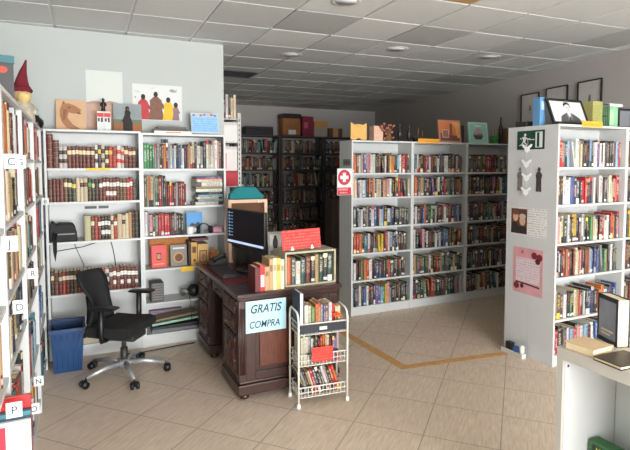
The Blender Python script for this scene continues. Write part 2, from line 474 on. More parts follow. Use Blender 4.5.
row(U2, .022, .745, RB[0] + .0005, .295, wr, 'top shelf', 'EEEEggKbODgWLWKBLWKGtCCKWCgKWCWCWPb', hr=(.205, .235), hs={**{i: .26 + .004 * (i % 3) for i in range(27, 35)}, 22: .25, 23: .25}, tr=(.012, .025), lean=.05,
    style=[.8] * 4 + [None] * 31, c2s=['W'] * 4 + [None] * 31, fill=.985, **gk)
row(U2, .022, .40, RB[1] + .0005, .32, wr, 'second shelf', 'GtOCgEDRGKDDRDDgDRDD', hr=(.19, .225), hs={i: .285 - .004 * (i % 4) for i in range(10)}, tr=(.012, .02), lean=0, fill=.985, **gk)
row(U2, .022, .375, RB[2] + .0005, .25, wr, 'third shelf', 'WgPGgRRRRDGgGKK', hr=(.185, .205), hs={0: .225, 1: .22}, tr=(.016, .026), lean=0, fill=.97, **gk)
# flat pile of books on the second shelf, right end
z = RB[1] + .0005
for i, (code, t, w) in enumerate([('W', .03, .255), ('g', .026, .24), ('C', .018, .25), ('L', .02, .235), ('K', .024, .22), ('W', .028, .25), ('t', .022, .25), ('W', .04, .255), ('C', .026, .24), ('R', .012, .25), ('B', .012, .24)]):
    M = U2 @ Matrix.Translation((.745 - w + rnd.uniform(-.012, 0), .02, z + t)) @ Matrix.Rotation(PI / 2, 4, 'Y')
    spec(M, t, w, .18, code, label=f"{adj(t, w, code)} book lying flat, {ORD[i]} up the pile, second shelf, {wr}", group='pile of flat books beside the desk')
    z += t + .0012
# --- three bookcases in the middle of the room
MX, MY = 2.70, 4.807
MT = [1.573, 1.302, .978, .687, .387, .095]
mseq = {(0, 0): 'RObCgUgPPWWKKDKWDbYOKKLWRRRDK', (0, 1): 'CCYUWWLKOKOWKCCKPtPWKKbNRKGC', (0, 2): 'KGKgWKbgKWBKWLBKWBKKKGKGK', (0, 3): 'KRROKTWGKDKYYKRWLKNKbKDGK',
        (0, 4): 'KWKKEORWKNGBKGKRGKKbKGKD', (0, 5): 'LKGWKBWKGKUBLEYPgKGKbKNK', (1, 0): 'KTWDKKRDWbKWKGKWWKKDKWKb', (1, 1): 'bODGtEKDKUKWKbRKGEKgKbOK', (1, 2): 'KWGKBOKKEKgKDKGWKbRKBTLK', (1, 3): 'DWKKPKWDKKWNWKBTKbKGKDRK'}
mlab = ['white bookcase with the red cross sign, leftmost of the three central ones', 'white bookcase in the middle of the three central ones, orange-framed picture on top', 'white bookcase partly hidden behind the exit sign panel']
mwh = ['bookcase with red cross sign', 'bookcase under orange-framed picture', 'bookcase behind exit sign panel']
for q in range(3):
    bookcase(mlab[q], (MX + .8 * q, MY), 0, .799, .28, 1.929, MT, 'three white bookcases standing across the room')
    U = U_((MX + .8 * q, MY, 0), 0)
    for i, z in enumerate(MT):
        s = mseq.get((q, i))
        row(U, .02, .778, z + .0005, avail(MT, 1.929, i), mwh[q], SHELF[i] + ' shelf', s, pal=DARKPAL, hr=(.185, .225), tr=(.02, .042), fill=rnd.choice((.93, .95, .97)), lean=.05,
            group='books on the three central bookcases')
# --- bookcase under the portrait at the right, with another one back to back behind it
QX, QY = 3.5, 2.87
QT = [1.64, 1.335, 1.018, .735, .385, .09]
qseq = ['DRgKLWWCCGKKLKWWUWKWKbKKGLRC', 'tbKWWWBKNGKRRKNWKWWGKgCCPOR', 'PPCCKWbKYYKDWgKKECCKDRWWKROtNPR', 'TKLWKRtRRKDPCCPDKbRtLBNBKgEtKGWKEG', 'RCGbWWKEKCtRKWKNBNKKOOWBTNTB', 'RRKGBWLRKPWLKWBKGRWLKgB']
bookcase('white bookcase at the right with portrait on top, exit sign side facing', (QX, QY), 0, .86, .2595, 1.987, QT, 'white bookcases under the framed portrait')
bookcase('white bookcase cut off by the right edge of the photo', (QX + .861, QY), 0, .70, .2595, 1.987, QT, 'white bookcases under the framed portrait')
bookcase('white bookcase standing back to back behind the one under the portrait', (QX + .86, QY + .5205), PI, .86, .2595, 1.987, QT, 'white bookcases under the framed portrait')
U = U_((QX, QY, 0), 0)
for i, z in enumerate(QT):
    row(U, .02, .838, z + .0005, avail(QT, 1.987, i), 'bookcase under framed portrait', SHELF[i] + ' shelf', qseq[i], hr=(.19, .235), tr=(.018, .04), fill=.94 if i < 4 else .97, lean=.05, group='books on the bookcase under the portrait')
    row(U_((QX + .861, QY, 0), 0), .02, .68, z + .0005, avail(QT, 1.987, i), 'bookcase at right photo edge', SHELF[i] + ' shelf', None, hr=(.19, .235), tr=(.018, .04), lean=0, group='books at the right edge')
# --- dark metal shelving against the rear wall
RDK = pm('dark_shelf_paint', (70, 66, 64), .6)
RT = [1.91, 1.58, 1.25, .91, .57, .23]
rl = ['dark metal shelving at the rear wall under the long black case', 'dark metal shelving at the rear wall under the cardboard boxes', 'dark metal shelving in the rear right corner behind stacked cartons']
for q, (x0, w) in enumerate(((2.72, .95), (3.68, .95), (4.64, .95))):
    e = thing('metal_shelving', rl[q], 'shelving', (x0, 9.40, 0), 0, 'dark shelving at the rear wall')
    for px in (0, w - .035):
        for py in (0, .3): bx(px, px + .035, py, py + .035, 0, 2.2495).obj('post', RDK, e)
    for z in [2.25] + RT: bx(.002, w - .002, .002, .333, z - .025, z).obj('shelf', RDK, e)
    U = U_((x0, 9.40, 0), 0)
    for i, z in enumerate(RT):
        row(U, .04, w - .04, z + .0005, .3, 'dark rear shelving', SHELF[i] + ' shelf', pal='KGbDNKGbtDgTRKCG', hr=(.2, .265), tr=(.022, .05), lean=.04, fill=rnd.choice((.8, .9, .97)), group='books on the rear shelving')
# ---------------------------------------------------------------- writing desk
def desk():
    e = thing('writing_desk', 'dark carved wooden desk with fluted corners and pale blue sign on its end', 'desk', (1.0, 3.36, 0))
    W, L, H = .78, 1.27, .765
    top = MB().box(-.02, W + .02, -.02, L + .02, H - .03, H).box(-.008, W + .008, -.008, L + .008, H - .05, H - .03)
    top.obj('desk_top', MAHOG_TOP, e, bevel=.006)
    for k, (y0, y1) in enumerate(((0.0, .44), (L - .40, L))):
        b = MB().box(.012, W - .012, y0 + .012, y1 - .012, .12, H - .051)
        b.obj('pedestal', MAHOG, e)
        MB().box(-.012, W + .005, y0 - .012, y1 + .012, .045, .12).box(0, W, y0, y1, .12, .14).obj('plinth', MAHOG, e, bevel=.008)
        for fx in (.05, W - .06):
            for fy in (y0 + .05, y1 - .05):
                MB().lathe([(.02, 0), (.034, .008), (.036, .025), (.024, .044)], (fx, fy, .0005), 14).obj('bun_foot', MAHOG, e)
        # fluted corner pilasters
        for yy in (y0, y1 - .05):
            p = MB().box(0, .05, yy, yy + .05, .141, H - .0515)
            for i in range(4):
                p.cyl((-.001, yy + .009 + i * .0107, .19), (-.001, yy + .009 + i * .0107, .66), .0042, 8)
                if k == 0 and yy == y0: p.cyl((.009 + i * .0107, -.001, .19), (.009 + i * .0107, -.001, .66), .0042, 8)
            p.obj('pilaster', MAHOG, e)
        # drawers and carved door on the chair side
        dz = [(.60, .70, 'drawer'), (.47, .585, 'drawer'), (.16, .45, 'carved_door')]
        for z0, z1, nm in dz:
            d = MB().box(-.006, .012, y0 + .056, y1 - .056, z0, z1).box(-.012, -.006, y0 + .075, y1 - .075, z0 + .016, z1 - .016)
            dr = d.obj(nm, CARVE, e, bevel=.003)
            ym = (y0 + y1) / 2; zm = (z0 + z1) / 2
            if nm == 'drawer':
                MB().lathe([(.012, 0), (.006, .008), (.014, .018), (.009, .026)], (0, 0, 0), 12).obj('knob', pm('old_brass', (96, 72, 44), .4, .7), dr).matrix_local = Matrix.Translation((-.012, ym, zm)) @ Matrix.Rotation(-PI / 2, 4, 'Y')
            else:
                r = MB()
                for zz, s in ((zm + .05, 1.0), (zm - .05, .8)):
                    r.lathe([(.055 * s, 0), (.05 * s, .008), (.03 * s, .012), (.022 * s, .02), (.004, .024)], (0, 0, 0), 16)
                    for v in range(len(r.v) - 80, len(r.v)): p = r.v[v]; r.v[v] = Vector((-.012 - p.z, ym + p.y, zz + p.x))
                r.obj('rosette', CARVE, dr)
    MB().box(.03, .05, .44, L - .40, .60, H - .0515).obj('apron', MAHOG, e)
    d = MB().box(.02, .031, .47, L - .43, .615, .70); d.box(.014, .02, .49, L - .45, .628, .687)
    cd = d.obj('drawer', CARVE, e, bevel=.003)
    MB().lathe([(.012, 0), (.006, .008), (.014, .018), (.009, .026)], (0, 0, 0), 12).obj('knob', MATS['old_brass'], cd).matrix_local = Matrix.Translation((.014, .655, .657)) @ Matrix.Rotation(-PI / 2, 4, 'Y')
    MB().box(W - .04, W - .02, .44, L - .40, .15, H - .0515).obj('back_board', MAHOG, e)
    # framed and panelled end facing the door
    p = MB().box(.05, .12, -.001, .012, .141, .70).box(W - .085, W - .012, -.001, .012, .141, .70).box(.12, W - .085, -.001, .012, .141, .20).box(.12, W - .085, -.001, .012, .62, .70)
    p.obj('end_frame', MAHOG, e, bevel=.004)
    MB().box(.15, W - .115, .002, .012, .23, .59).obj('end_panel', wood_mat('red_mahogany', (64, 30, 20), (108, 58, 38), 6, 6, 1), e, bevel=.006)
    return e
desk()
INK = pm('sign_ink', (28, 44, 66), .6)
e = thing('paper_sign', 'pale blue handwritten sign taped to the end of the wooden desk', 'sign', (1.045, 3.351, .485), 0)
bx(0, .30, -.003, 0, 0, .225).obj('sheet', pm('pale_blue_paper', (176, 214, 224), .8, var=.03), e)
lettering('lettering', 'GRATIS', .084, INK, e, (.03, -.0035, .138), .25, .82, bold=.0014)
lettering('lettering', 'COMPRA', .07, INK, e, (.022, -.0035, .032), .2, .8, bold=.0008)
lettering('lettering', 'con tu', .03, pm('faint_ink', (140, 176, 192), .7), e, (.04, -.0035, .108), .2)
# ---------------------------------------------------------------- on the desk
DT = .7655
def monitor():
    a = Vector((1.345, 3.80, 0)); b = Vector((1.205, 4.385, 0)); c = (a + b) / 2
    d = (a - b).normalized(); rz = math.atan2(d.y, d.x)          # local x from far to near end, front faces local -y
    e = thing('computer_monitor', 'black computer monitor on the desk with icons down its dark screen', 'monitor', (c.x, c.y, DT), rz)
    w = .30
    bx(-w, w, 0, .03, .205, .515).obj('casing', BLACK, e, bevel=.006)
    k = NT('dark_screen'); k.put(k.b.inputs['Base Color'], lin((10, 12, 18))); k.b.inputs['Roughness'].default_value = .5; k.b.inputs['Specular IOR Level'].default_value = .2
    k.put(k.b.inputs['Emission Color'], lin((12, 14, 20))); k.b.inputs['Emission Strength'].default_value = .3
    s = bx(-w + .012, w - .012, -.002, 0, .222, .503).obj('screen', k.m, e)
    k = NT('lit_icons'); k.put(k.b.inputs['Base Color'], lin((90, 120, 150))); k.put(k.b.inputs['Emission Color'], lin((120, 160, 200))); k.b.inputs['Emission Strength'].default_value = .5
    for i in range(8):
        MB().box(-w + .03, -w + .055, -.0035, -.002, .472 - i * .028, .489 - i * .028).box(-w + .066, -w + .105, -.0035, -.002, .477 - i * .028, .484 - i * .028).obj('desktop_icon', k.m, s)
    k = NT('lit_taskbar'); k.put(k.b.inputs['Base Color'], lin((170, 190, 230))); k.put(k.b.inputs['Emission Color'], lin((190, 205, 240))); k.b.inputs['Emission Strength'].default_value = .75
    bx(-w + .012, w - .012, -.0035, -.002, .224, .243).obj('taskbar', k.m, s)
    bx(-.035, .035, .03, .055, .02, .42).obj('stand', BLACK, e, bevel=.004)
    MB().lathe([(.11, .0005), (.115, .01), (.06, .018)], (0, .04, 0), 24).obj('stand_base', BLACK, e)
monitor()
e = thing('keyboard', 'black keyboard lying on the dark desk before the monitor', 'keyboard', (1.02, 3.86, DT + .0045), 0)
bx(.0, .15, 0, .42, 0, .02).obj('keyboard_case', BLACK, e, bevel=.004)
kk = MB()
for i in range(5):
    for j in range(14): kk.box(.012 + i * .026, .034 + i * .026, .012 + j * .0285, .036 + j * .0285, .0195, .026)
kk.obj('keys', pm('key_caps', (36, 36, 40), .5), e)
solo('desk_pad', bx(.0, .19, 0, .86, 0, .004), pm('dark_red_felt', (96, 22, 32), .9), 'dark red desk pad under the keyboard', 'desk pad', (1.005, 3.68, DT), 0, bevel=.001)
e = thing('telephone', 'black desk telephone between keyboard and monitor', 'telephone', (1.05, 4.34, DT + .0045), 0)
mb = MB(); mb.add([(0, 0, 0), (.14, 0, 0), (.14, .17, 0), (0, .17, 0), (0, 0, .03), (.14, 0, .08), (.14, .17, .08), (0, .17, .03)], [(3, 2, 1, 0), (4, 5, 6, 7), (0, 1, 5, 4), (1, 2, 6, 5), (2, 3, 7, 6), (3, 0, 4, 7)])
mb.obj('telephone_body', BLACK, e, bevel=.006)
MB().tube([(.02, .03, .06), (.05, .03, .075), (.1, .03, .096), (.13, .03, .1)], .018, 10, radii=[.024, .016, .016, .024]).obj('handset', BLACK, e)
# open crate with books standing in it
KX, KY = 1.365, 3.41
e = thing('wooden_crate', 'pale limed wooden crate on the desk, open side full of books', 'crate', (KX, KY, DT), 0)
kw, kd, kh, kt = .415, .23, .255, .013
bx(0, kt, 0, kd, 0, kh).obj('side_board', CRATEW, e); bx(kw - kt, kw, 0, kd, 0, kh).obj('side_board', CRATEW, e)
bx(kt, kw - kt, 0, kd, 0, kt).obj('bottom_board', CRATEW, e); bx(kt, kw - kt, 0, kd, kh - kt, kh).obj('top_board', CRATEW, e)
bx(kt, kw - kt, kd - .008, kd, kt, kh - kt).obj('back_board', CRATEW, e)
ck = dict(lean=0, group='books on the end of the desk')
row(U_((KX, KY, 0), 0), kt + .001, kw - kt - .001, DT + kt + .0008, .22, 'crate on the desk', 'in the open', 'OGWFDKtFKF', hr=(.19, .215), hs={2: .17}, tr=(.026, .042), yf=(.004, .012), fill=.97,
    c2s='RCRWtCDCCW', group='books standing in the crate on the desk', lean=0)
x = 1.125
for i, (code, t, h, nm) in enumerate((('D', .035, .17, 'dark red book with its cover turned to the chair, beside the crate'), ('R', .034, .185, 'red book with a white spine label, left of the desk crate'),
                                      ('t', .033, .172, 'tan book between the red book and the cream ones on the desk'), ('t', .026, .225, 'tall tan book standing left of the desk crate'),
                                      ('C', .024, .228, 'thin cream book next to the tall tan one on the desk'), ('Y', .03, .225, 'thick yellowish book left of the desk crate'), ('C', .028, .215, 'cream book standing right against the desk crate'))):
    e = thing('book', nm, 'book', (x, 3.375, DT + .0005), 0, 'books on the end of the desk')
    cm = pm('cloth_' + nm[:18].replace(' ', '_'), PAL[code][1] if code != 'Y' else (214, 178, 96), .6)
    MB().box(0, .0025, 0, .16, 0, h).box(t - .0025, t, 0, .16, 0, h).box(.0025, t - .0025, 0, .004, 0, h).obj('cover', cm, e)
    bx(.0027, t - .0027, .0045, .156, .003, h - .004).obj('page_block', CREAM, e)
    if code == 'R': bx(.004, t - .004, -.0012, 0, .03, .115).obj('spine_label', PAPER, e)
    elif i: bx(.004, t - .004, -.0012, 0, .6 * h, .8 * h).obj('title_label', pm('label_' + code, [c * .72 for c in PAL[code][1]], .7), e)
    x += t + .0015
# red card with small clips on top of the crate
e = thing('paper_sign', 'bright red card sign standing on top of the desk crate', 'sign', (1.355, 3.43, DT + kh + .0008), 0, rot=(-.12, -.03, 0))
bx(0, .31, 0, .003, .012, .155).obj('card', text_mat('red_written_card', (226, 52, 50), (236, 112, 100), .022, .6, .46, 90), e)
for cx in (.075, .235):
    MB().box(cx - .012, cx + .012, -.008, .010, 0.006, .02).box(cx - .006, cx + .006, -.006, -.003, .018, .034).obj('clip', PAPER, e)
# picture card at the back of the crate
e = thing('photo_card', 'small upright card with a grey photo beside the red card', 'card', (1.385, 3.78, DT + .0005), 0, rot=(-.06, 0, 0))
bx(-.01, .115, 0, .012, 0, .36).obj('card_board', pm('grey_card', (168, 164, 158), .7), e)
layers([(rect(.005, .10, .21, .34), 0), (ell(.05, .27, .022, .05), 1), (ell(.05, .318, .012, .014), 1)]).obj('printed_photo', [PAPER, pm('dark_print', (70, 66, 68), .7)], e)
# pale wooden frame with a teal folder on top, behind the monitor
e = thing('easel_stand', 'pale pinkish wooden frame stand behind the computer monitor', 'stand', (1.25, 4.50, DT + .0005), 0)
MB().box(0, .028, 0, .1, 0, .575).obj('upright', PALEWOOD, e); MB().box(.345, .373, 0, .1, 0, .575).obj('upright', PALEWOOD, e)
MB().box(.028, .345, 0, .1, .545, .575).obj('top_rail', PALEWOOD, e); bx(.028, .345, 0, .1, 0.0, .02).obj('bottom_rail', PALEWOOD, e)
bx(.028, .345, .085, .09, .38, .545).obj('back_board', BROWN, e)
MB().cyl((.28, -.012, .555), (.28, 0, .555), .012, 10).obj('knob', PAPER, e)
mb = MB()
mb.prism([(0, 0), (.335, 0), (.34, .03), (.30, .065), (.25, .115), (.1, .118), (.05, .1), (.01, .05)], 0, .08)
solo('folded_cloth', mb, pm('teal_cloth', (20, 112, 116), .85, bump=.3), 'teal green folded cloth lying on the pale wooden frame', 'cloth', (1.262, 4.51, DT + .577), 0, bevel=.02)
# orange and tan boxes are on the shelves behind; a tin of pens stands by the monitor
# ---------------------------------------------------------------- office chair
def chair():
    e = thing('office_chair', 'black mesh office swivel chair with chrome five-star base', 'chair', (.315, 4.215, 0), math.radians(-35))
    # seat
    n = 10; mb = MB(); prof = []
    mb.M = None
    pts = [(-.2, .368), (-.18, .352), (0, .348), (.13, .35), (.165, .362), (.178, .392), (.165, .425), (.12, .438), (0, .43), (-.17, .434), (-.205, .415)]
    mb.prism(pts, -.21, .21)
    mb.obj('seat', pm('black_seat_fabric', (24, 24, 26), .9, bump=.2), e, bevel=.03)
    MB().box(-.12, .14, -.1, .1, .30, .349).obj('seat_mechanism', DARK, e, bevel=.01)
    # backrest: curved slab, hourglass outline
    vs, fs = [], []; nz, ny = 12, 9
    for side in (0, 1):
        for i in range(nz + 1):
            t = i / nz; z = .345 + .47 * t
            w = (.152 + .036 * math.cos(t * PI * 2.0)) * (1 - .22 * max(0, t - .8) / .2)
            xo = -.25 - .06 * t + .055 * math.sin(t * PI * 1.1)
            for j in range(ny + 1):
                s = -1 + 2 * j / ny
                vs.append((xo + .05 * s * s + (-.028 if side else 0), w * s, z))
    N = (nz + 1) * (ny + 1)
    for i in range(nz):
        for j in range(ny):
            a = i * (ny + 1) + j; q = (a, a + 1, a + ny + 2, a + ny + 1)
            fs.append(q); fs.append(tuple(N + k for k in reversed(q)))
    edge = [j for j in range(ny + 1)] + [i * (ny + 1) + ny for i in range(1, nz + 1)] + [nz * (ny + 1) + j for j in range(ny - 1, -1, -1)] + [i * (ny + 1) for i in range(nz - 1, 0, -1)]
    for k in range(len(edge)):
        a, b = edge[k], edge[(k + 1) % len(edge)]; fs.append((b, a, N + a, N + b))
    mb = MB(); mb.add(vs, fs, 0, True)
    k = NT('black_mesh_fabric'); cz = k.coord(); v = k.n.new('ShaderNodeTexChecker'); v.inputs['Scale'].default_value = 260
    k.l.new(cz, v.inputs['Vector']); k.put(k.b.inputs['Base Color'], k.mix(v.outputs['Fac'], lin((16, 16, 18)), lin((34, 34, 37)))); k.b.inputs['Roughness'].default_value = .8
    mb.obj('backrest', k.m, e)
    MB().tube([(-.14, 0, .33), (-.25, 0, .335), (-.30, 0, .40), (-.287, 0, .52), (-.30, 0, .62)], .022, 8).obj('back_bracket', BLACK, e)
    for s in (-1, 1):
        a = MB().tube([(-.02, .2 * s, .345), (-.02, .26 * s, .35), (-.02, .272 * s, .42), (-.015, .272 * s, .60)], .018, 8, radii=[.018, .018, .02, .022]).obj('armrest', BLACK, e)
        pd = MB(); pd.prism([(-.10, .598), (-.09, .612), (.06, .622), (.11, .616), (.12, .606), (.09, .596), (-.05, .592)], .272 * s - .04, .272 * s + .04)
        pd.obj('arm_pad', BLACK, a, bevel=.01)
    MB().cyl((0, 0, .09), (0, 0, .22), .028, 14).cyl((0, 0, .22), (0, 0, .31), .018, 14).obj('gas_column', DARK, e)
    MB().lathe([(.05, .07), (.055, .09), (.055, .115), (.035, .13)], (0, 0, 0), 18).obj('base_hub', STEEL, e)
    for i in range(5):
        a = math.radians(-82 + 35 + 72 * i); c, s = math.cos(a), math.sin(a)
        lg = MB().tube([(.045 * c, .045 * s, .1), (.16 * c, .16 * s, .1), (.31 * c, .31 * s, .072)], .02, 8, radii=[.024, .021, .013]).obj('leg', STEEL, e)
        w = MB(); x, y = .325 * c, .325 * s; tx, ty = -s, c
        for o in (-1, 1): w.cyl((x + tx * .011 * o, y + ty * .011 * o, .0285), (x + tx * .03 * o, y + ty * .03 * o, .0285), .0275, 14)
        w.cyl((x - tx * .012, y - ty * .012, .0285), (x + tx * .012, y + ty * .012, .0285), .008, 8).cyl((.31 * c, .31 * s, .03), (.31 * c, .31 * s, .075), .008, 8).box(x - .014, x + .014, y - .014, y + .014, .03, .06)
        w.obj('caster', BLACK, lg)
chair()
# ---------------------------------------------------------------- blue bin
mb = MB(); m2 = MB()
def bin_ring(z, gx, gy, t=0): return [(-gx + t, -gy + t, z), (gx - t, -gy + t, z), (gx - t, gy - t, z), (-gx + t, gy - t, z)]
v = bin_ring(0.001, .10, .13) + bin_ring(.35, .122, .155) + bin_ring(.35, .122, .155, .006) + bin_ring(.01, .10, .13, .006)
f = [(3, 2, 1, 0)] + [(4 * k + i, 4 * k + (i + 1) % 4, 4 * k + 4 + (i + 1) % 4, 4 * k + 4 + i) for k in range(3) for i in range(4)] + [(12, 13, 14, 15)]
mb.add(v, f)
e = thing('plastic_bin', 'blue plastic bin on the floor by the left bookcases', 'bin', (-.088, 4.585, 0), 0)
BLUEP = pm('blue_plastic', (18, 58, 104), .35)
mb.obj('bin_body', BLUEP, e)
MB().box(-.134, .134, -.167, -.1555, .335, .36).box(-.134, .134, .1555, .167, .335, .36).box(-.134, -.1225, -.1555, .1555, .335, .36).box(.1225, .134, -.1555, .1555, .335, .36).obj('rim', BLUEP, e)
r = MB()
for i in range(5): r.tube([(-.076 + .038 * i, -.131, .03), (-.088 + .044 * i, -.152, .31)], .0035, 6)
r.obj('rib', pm('blue_plastic_rib', (28, 74, 124), .35), e)
# ---------------------------------------------------------------- wire cart
def cart():
    e = thing('wire_cart', 'cream wire book cart with three baskets in front of the desk end', 'cart', (1.338, 3.104, 0), math.radians(-5))
    W, D = .36, .195
    for x in (0, W):
        p = [(x, 0, .02), (x, 0, .60), (x, .012, .635), (x, .04, .655), (x, D - .04, .665), (x, D - .012, .645), (x, D, .61), (x, D, .02)]
        MB().tube(p, .0075, 8).obj('side_hoop', WIRE, e)
    for x in (0, W):
        for y in (0, D): MB().lathe([(.011, 0.0005), (.014, .004), (.014, .022), (.010, .03)], (x, y, 0), 12).obj('foot', pm('white_rubber', (232, 230, 224), .5), e)
    for zb, zt in ((.50, .575), (.285, .36), (.065, .135)):
        b = MB()
        for z in (zb, zt, (zb + zt) / 2):
            b.tube([(.008, .006, z), (W - .008, .006, z), (W - .008, D - .006, z), (.008, D - .006, z)], .0035 if z != zt else .0048, 6, closed=True)
        for i in range(13):
            x = .02 + (W - .04) * i / 12; b.tube([(x, .006, zt), (x, .006, zb), (x, D - .006, zb), (x, D - .006, zt)], .002, 5)
        for i in range(5):
            y = .03 + (D - .06) * i / 4; b.tube([(.008, y, zt), (.008, y, zb), (W - .008, y, zb), (W - .008, y, zt)], .002, 5)
        b.obj('wire_basket', WIRE, e)
    f = bx(.012, W - .012, -.004, .0, .515, .57).obj('front_band', pm('dark_navy_card', (34, 38, 48), .6), e, label='dark band across the top basket')
    bx(.15, .205, -.006, -.004, .53, .552).obj('price_tag', PAPER, f)
    r = bx(.09, .245, -.018, -.015, .315, .415).obj('red_card', text_mat('red_price_card', (226, 56, 46), (238, 110, 90), .02, .5, .5, 90), e, label='red card hooked on the middle basket')
    MB().box(.06, .09, -.014, -.004, .365, .375).box(.245, .285, -.014, -.004, .375, .385).obj('clip', BLACK, r)
cart()
UC = U_((1.338, 3.104, 0), math.radians(-5))
cg = dict(yf=(.016, .03), dr=(.12, .145))
row(UC, .05, .255, .5055, .3, 'wire cart', 'top basket', 'WCEOtgUbW', hr=(.17, .205), tr=(.014, .026), lean=.0, fill=.98, group='books in the top basket of the cart', **cg)
row(UC, .02, .34, .2905, .215, 'wire cart', 'middle basket', 'CWCgWGKKROtCKUUg', hr=(.165, .2), tr=(.014, .024), lean=.0, fill=.9, group='books in the middle basket of the cart', **cg)
# slanting books in the bottom basket
x = .055
for i, code in enumerate('KgKbCRNKGWgFRR'):
    t = rnd.uniform(.013, .02); h = rnd.uniform(.17, .2); a = .33
    M = UC @ Matrix.Translation((x + h * math.sin(a) * .0, .03 + rnd.uniform(0, .008), .0705)) @ Matrix.Rotation(-a, 4, 'Y')
    spec(M, t, h, .135, code, label=f"{adj(t, h, code)} book leaning, {ORD[i]} from left, bottom basket, wire cart", group='books in the bottom basket of the cart')
    x += t / math.cos(a) + .0018
# front books of the top basket
e = thing('book', 'navy blue box file standing at the left of the cart top basket', 'book', tuple(UC @ Vector((.012, .012, .506))), math.radians(-5), 'books in the top basket of the cart')
MB().box(0, .004, 0, .16, 0, .285).box(.026, .03, 0, .16, 0, .285).box(.004, .026, .156, .16, 0, .285).obj('cover', pm('navy_file', (38, 44, 62), .6), e)
bx(.005, .025, .002, .155, .003, .28).obj('page_block', PAPER, e)
for nm, lb, x0, x1, y0, h, col in (('box', 'small red box among the books of the cart top basket', .262, .30, .09, .165, (190, 44, 50)), ('box', 'cream box at the right end of the cart top basket', .303, .345, .09, .15, (206, 190, 150))):
    e = thing(nm, lb, 'box', tuple(UC @ Vector((x0, y0, .506))), math.radians(-5))
    bx(0, x1 - x0 - .002, 0, .07, 0, h - .02).obj('box_body', pm('card_' + lb[:9].strip().replace(' ', '_'), col, .7), e); bx(-.0008, x1 - x0 - .0012, -.0008, .0708, h - .02, h).obj('lid', pm('cardlid_' + lb[:9].strip().replace(' ', '_'), [c * .92 for c in col], .7), e)
e = thing('artificial_flower', 'orange artificial flower in the cart top basket', 'flower', tuple(UC @ Vector((.303, .05, .507))), 0)
fl = MB()
for i in range(7):
    a = 2 * PI * i / 7
    fl.lathe([(.002, 0), (.013, .004), (.015, .012), (.004, .022)], (.02 * math.cos(a), .018 * math.sin(a), .085 + .006 * (i % 2)), 8)
fl.lathe([(.004, 0), (.016, .01), (.012, .024), (.002, .03)], (0, 0, .09), 10)
fl.obj('petals', pm('orange_petal', (236, 94, 44), .7), e)
MB().cyl((0, 0, 0), (0, 0, .095), .006, 8).obj('stem', pm('flower_stem', (90, 110, 60), .7), e)
# ---------------------------------------------------------------- low counter at the right
CX, CYY = 1.85, 1.495
CB = [.30, .06]
bookcase('low white counter unit with books on top at the lower right', (CX, CYY), -PI / 2, .80, .36, .88, CB, None, t=.03, name='counter', cat='counter', m=pm('counter_laminate', (188, 182, 174), .5, var=.02), topt=.05)
ce = bpy.data.objects['counter']
bx(.0305, .0335, .012, .345, CB[0] + .001, .8295).obj('end_lining', WHITE, ce); bx(.034, .765, .348, .3515, CB[0] + .001, .8295).obj('back_lining', WHITE, ce)
MB().cyl((.0336, .03, .80), (.0345, .03, .80), .006, 10).obj('screw_hole', BLACK, ce)
UCN = U_((CX, CYY, 0), -PI / 2)
e = thing('box', 'green game box with yellow lettering standing inside the low counter', 'box', tuple(UCN @ Vector((.05, .16, .3005))), -PI / 2)
bx(0, .26, 0, .06, 0, .155).obj('box_body', pm('green_box', (54, 104, 62), .6), e)
bx(.012, .248, -.0015, 0, .012, .143).obj('printed_front', pm('dark_green_print', (34, 44, 34), .6), e)
bx(.03, .23, -.0025, -.0016, .03, .135).obj('printed_pattern', text_mat('yellow_pattern', (44, 84, 48), (226, 204, 50), .05, .95, .5, 60), e)
DEV = thing('machine', 'low black machine on the desk behind the monitor, before the pale frame', 'machine', (1.29, 4.405, DT + .0005), 0)
bx(0, .33, 0, .085, 0, .15).obj('machine_body', BLACK, DEV, bevel=.008); bx(.02, .31, .005, .08, .1505, .175).obj('lid', pm('black_lid', (34, 34, 36), .4), DEV, bevel=.004)
def cbook(lab, loc, rotz, t, w, h, col, lie=True, rot=None, back=None):
    """book with cover boards and page block: lying flat (t up) or standing"""
    e = thing('book', lab, 'book', loc, rotz, 'books on the low counter', rot=rot)
    cm = pm('cover_' + lab.split()[0] + '_' + lab.split()[1] + '_counter', col, .45)
    c = .003
    MB().box(0, w, 0, h, 0, c).box(0, w, 0, h, t - c, t).box(0, .004, 0, h, c, t - c).obj('cover', cm, e)
    bx(.0045, w - .004, .004, h - .004, c + .0002, t - c - .0002).obj('page_block', CREAM, e)
    return e
cbook('thick tan paper book lying at the far corner of the counter', (1.985, 1.47, .8805), PI + .05, .032, .13, .13, (206, 176, 138))
b = cbook('dark brown covered book lying flat, nearest on the counter', (2.02, 1.315, .8805), PI - .05, .016, .175, .12, (48, 34, 30))
b = cbook('dark blue covered book standing on the counter with its pages facing out', (2.205, 1.505, .8805), 0, .055, .135, .205, (36, 40, 52), rot=(0, -PI / 2, 0))
MB().box(.012, .123, .02, .185, .0551, .0558).obj('cover_art', pm('grey_blue_print', (140, 146, 158), .5, var=.2, scale=12), b)
MB().box(.03, .11, .05, .058, .0559, .0563).box(.03, .09, .035, .042, .0559, .0563).obj('cover_lettering', CREAM, b)
b.rotation_euler = (PI / 2, 0, -PI / 2 - .367); b.location = (2.155, 1.475, .881)
b = cbook('white covered booklet with a black corner lying at the right photo edge', (2.10, 1.175, .8805), PI - .05, .016, .11, .10, (222, 222, 220))
layers([([(.03, .005), (.1, .005), (.1, .04)], 0)]).obj('black_corner', BLACK, b).matrix_local = Matrix.Translation((0, .0, .0162)) @ Matrix.Rotation(-PI / 2, 4, 'X') @ Matrix.Scale(-1, 4, (0, 0, 1))
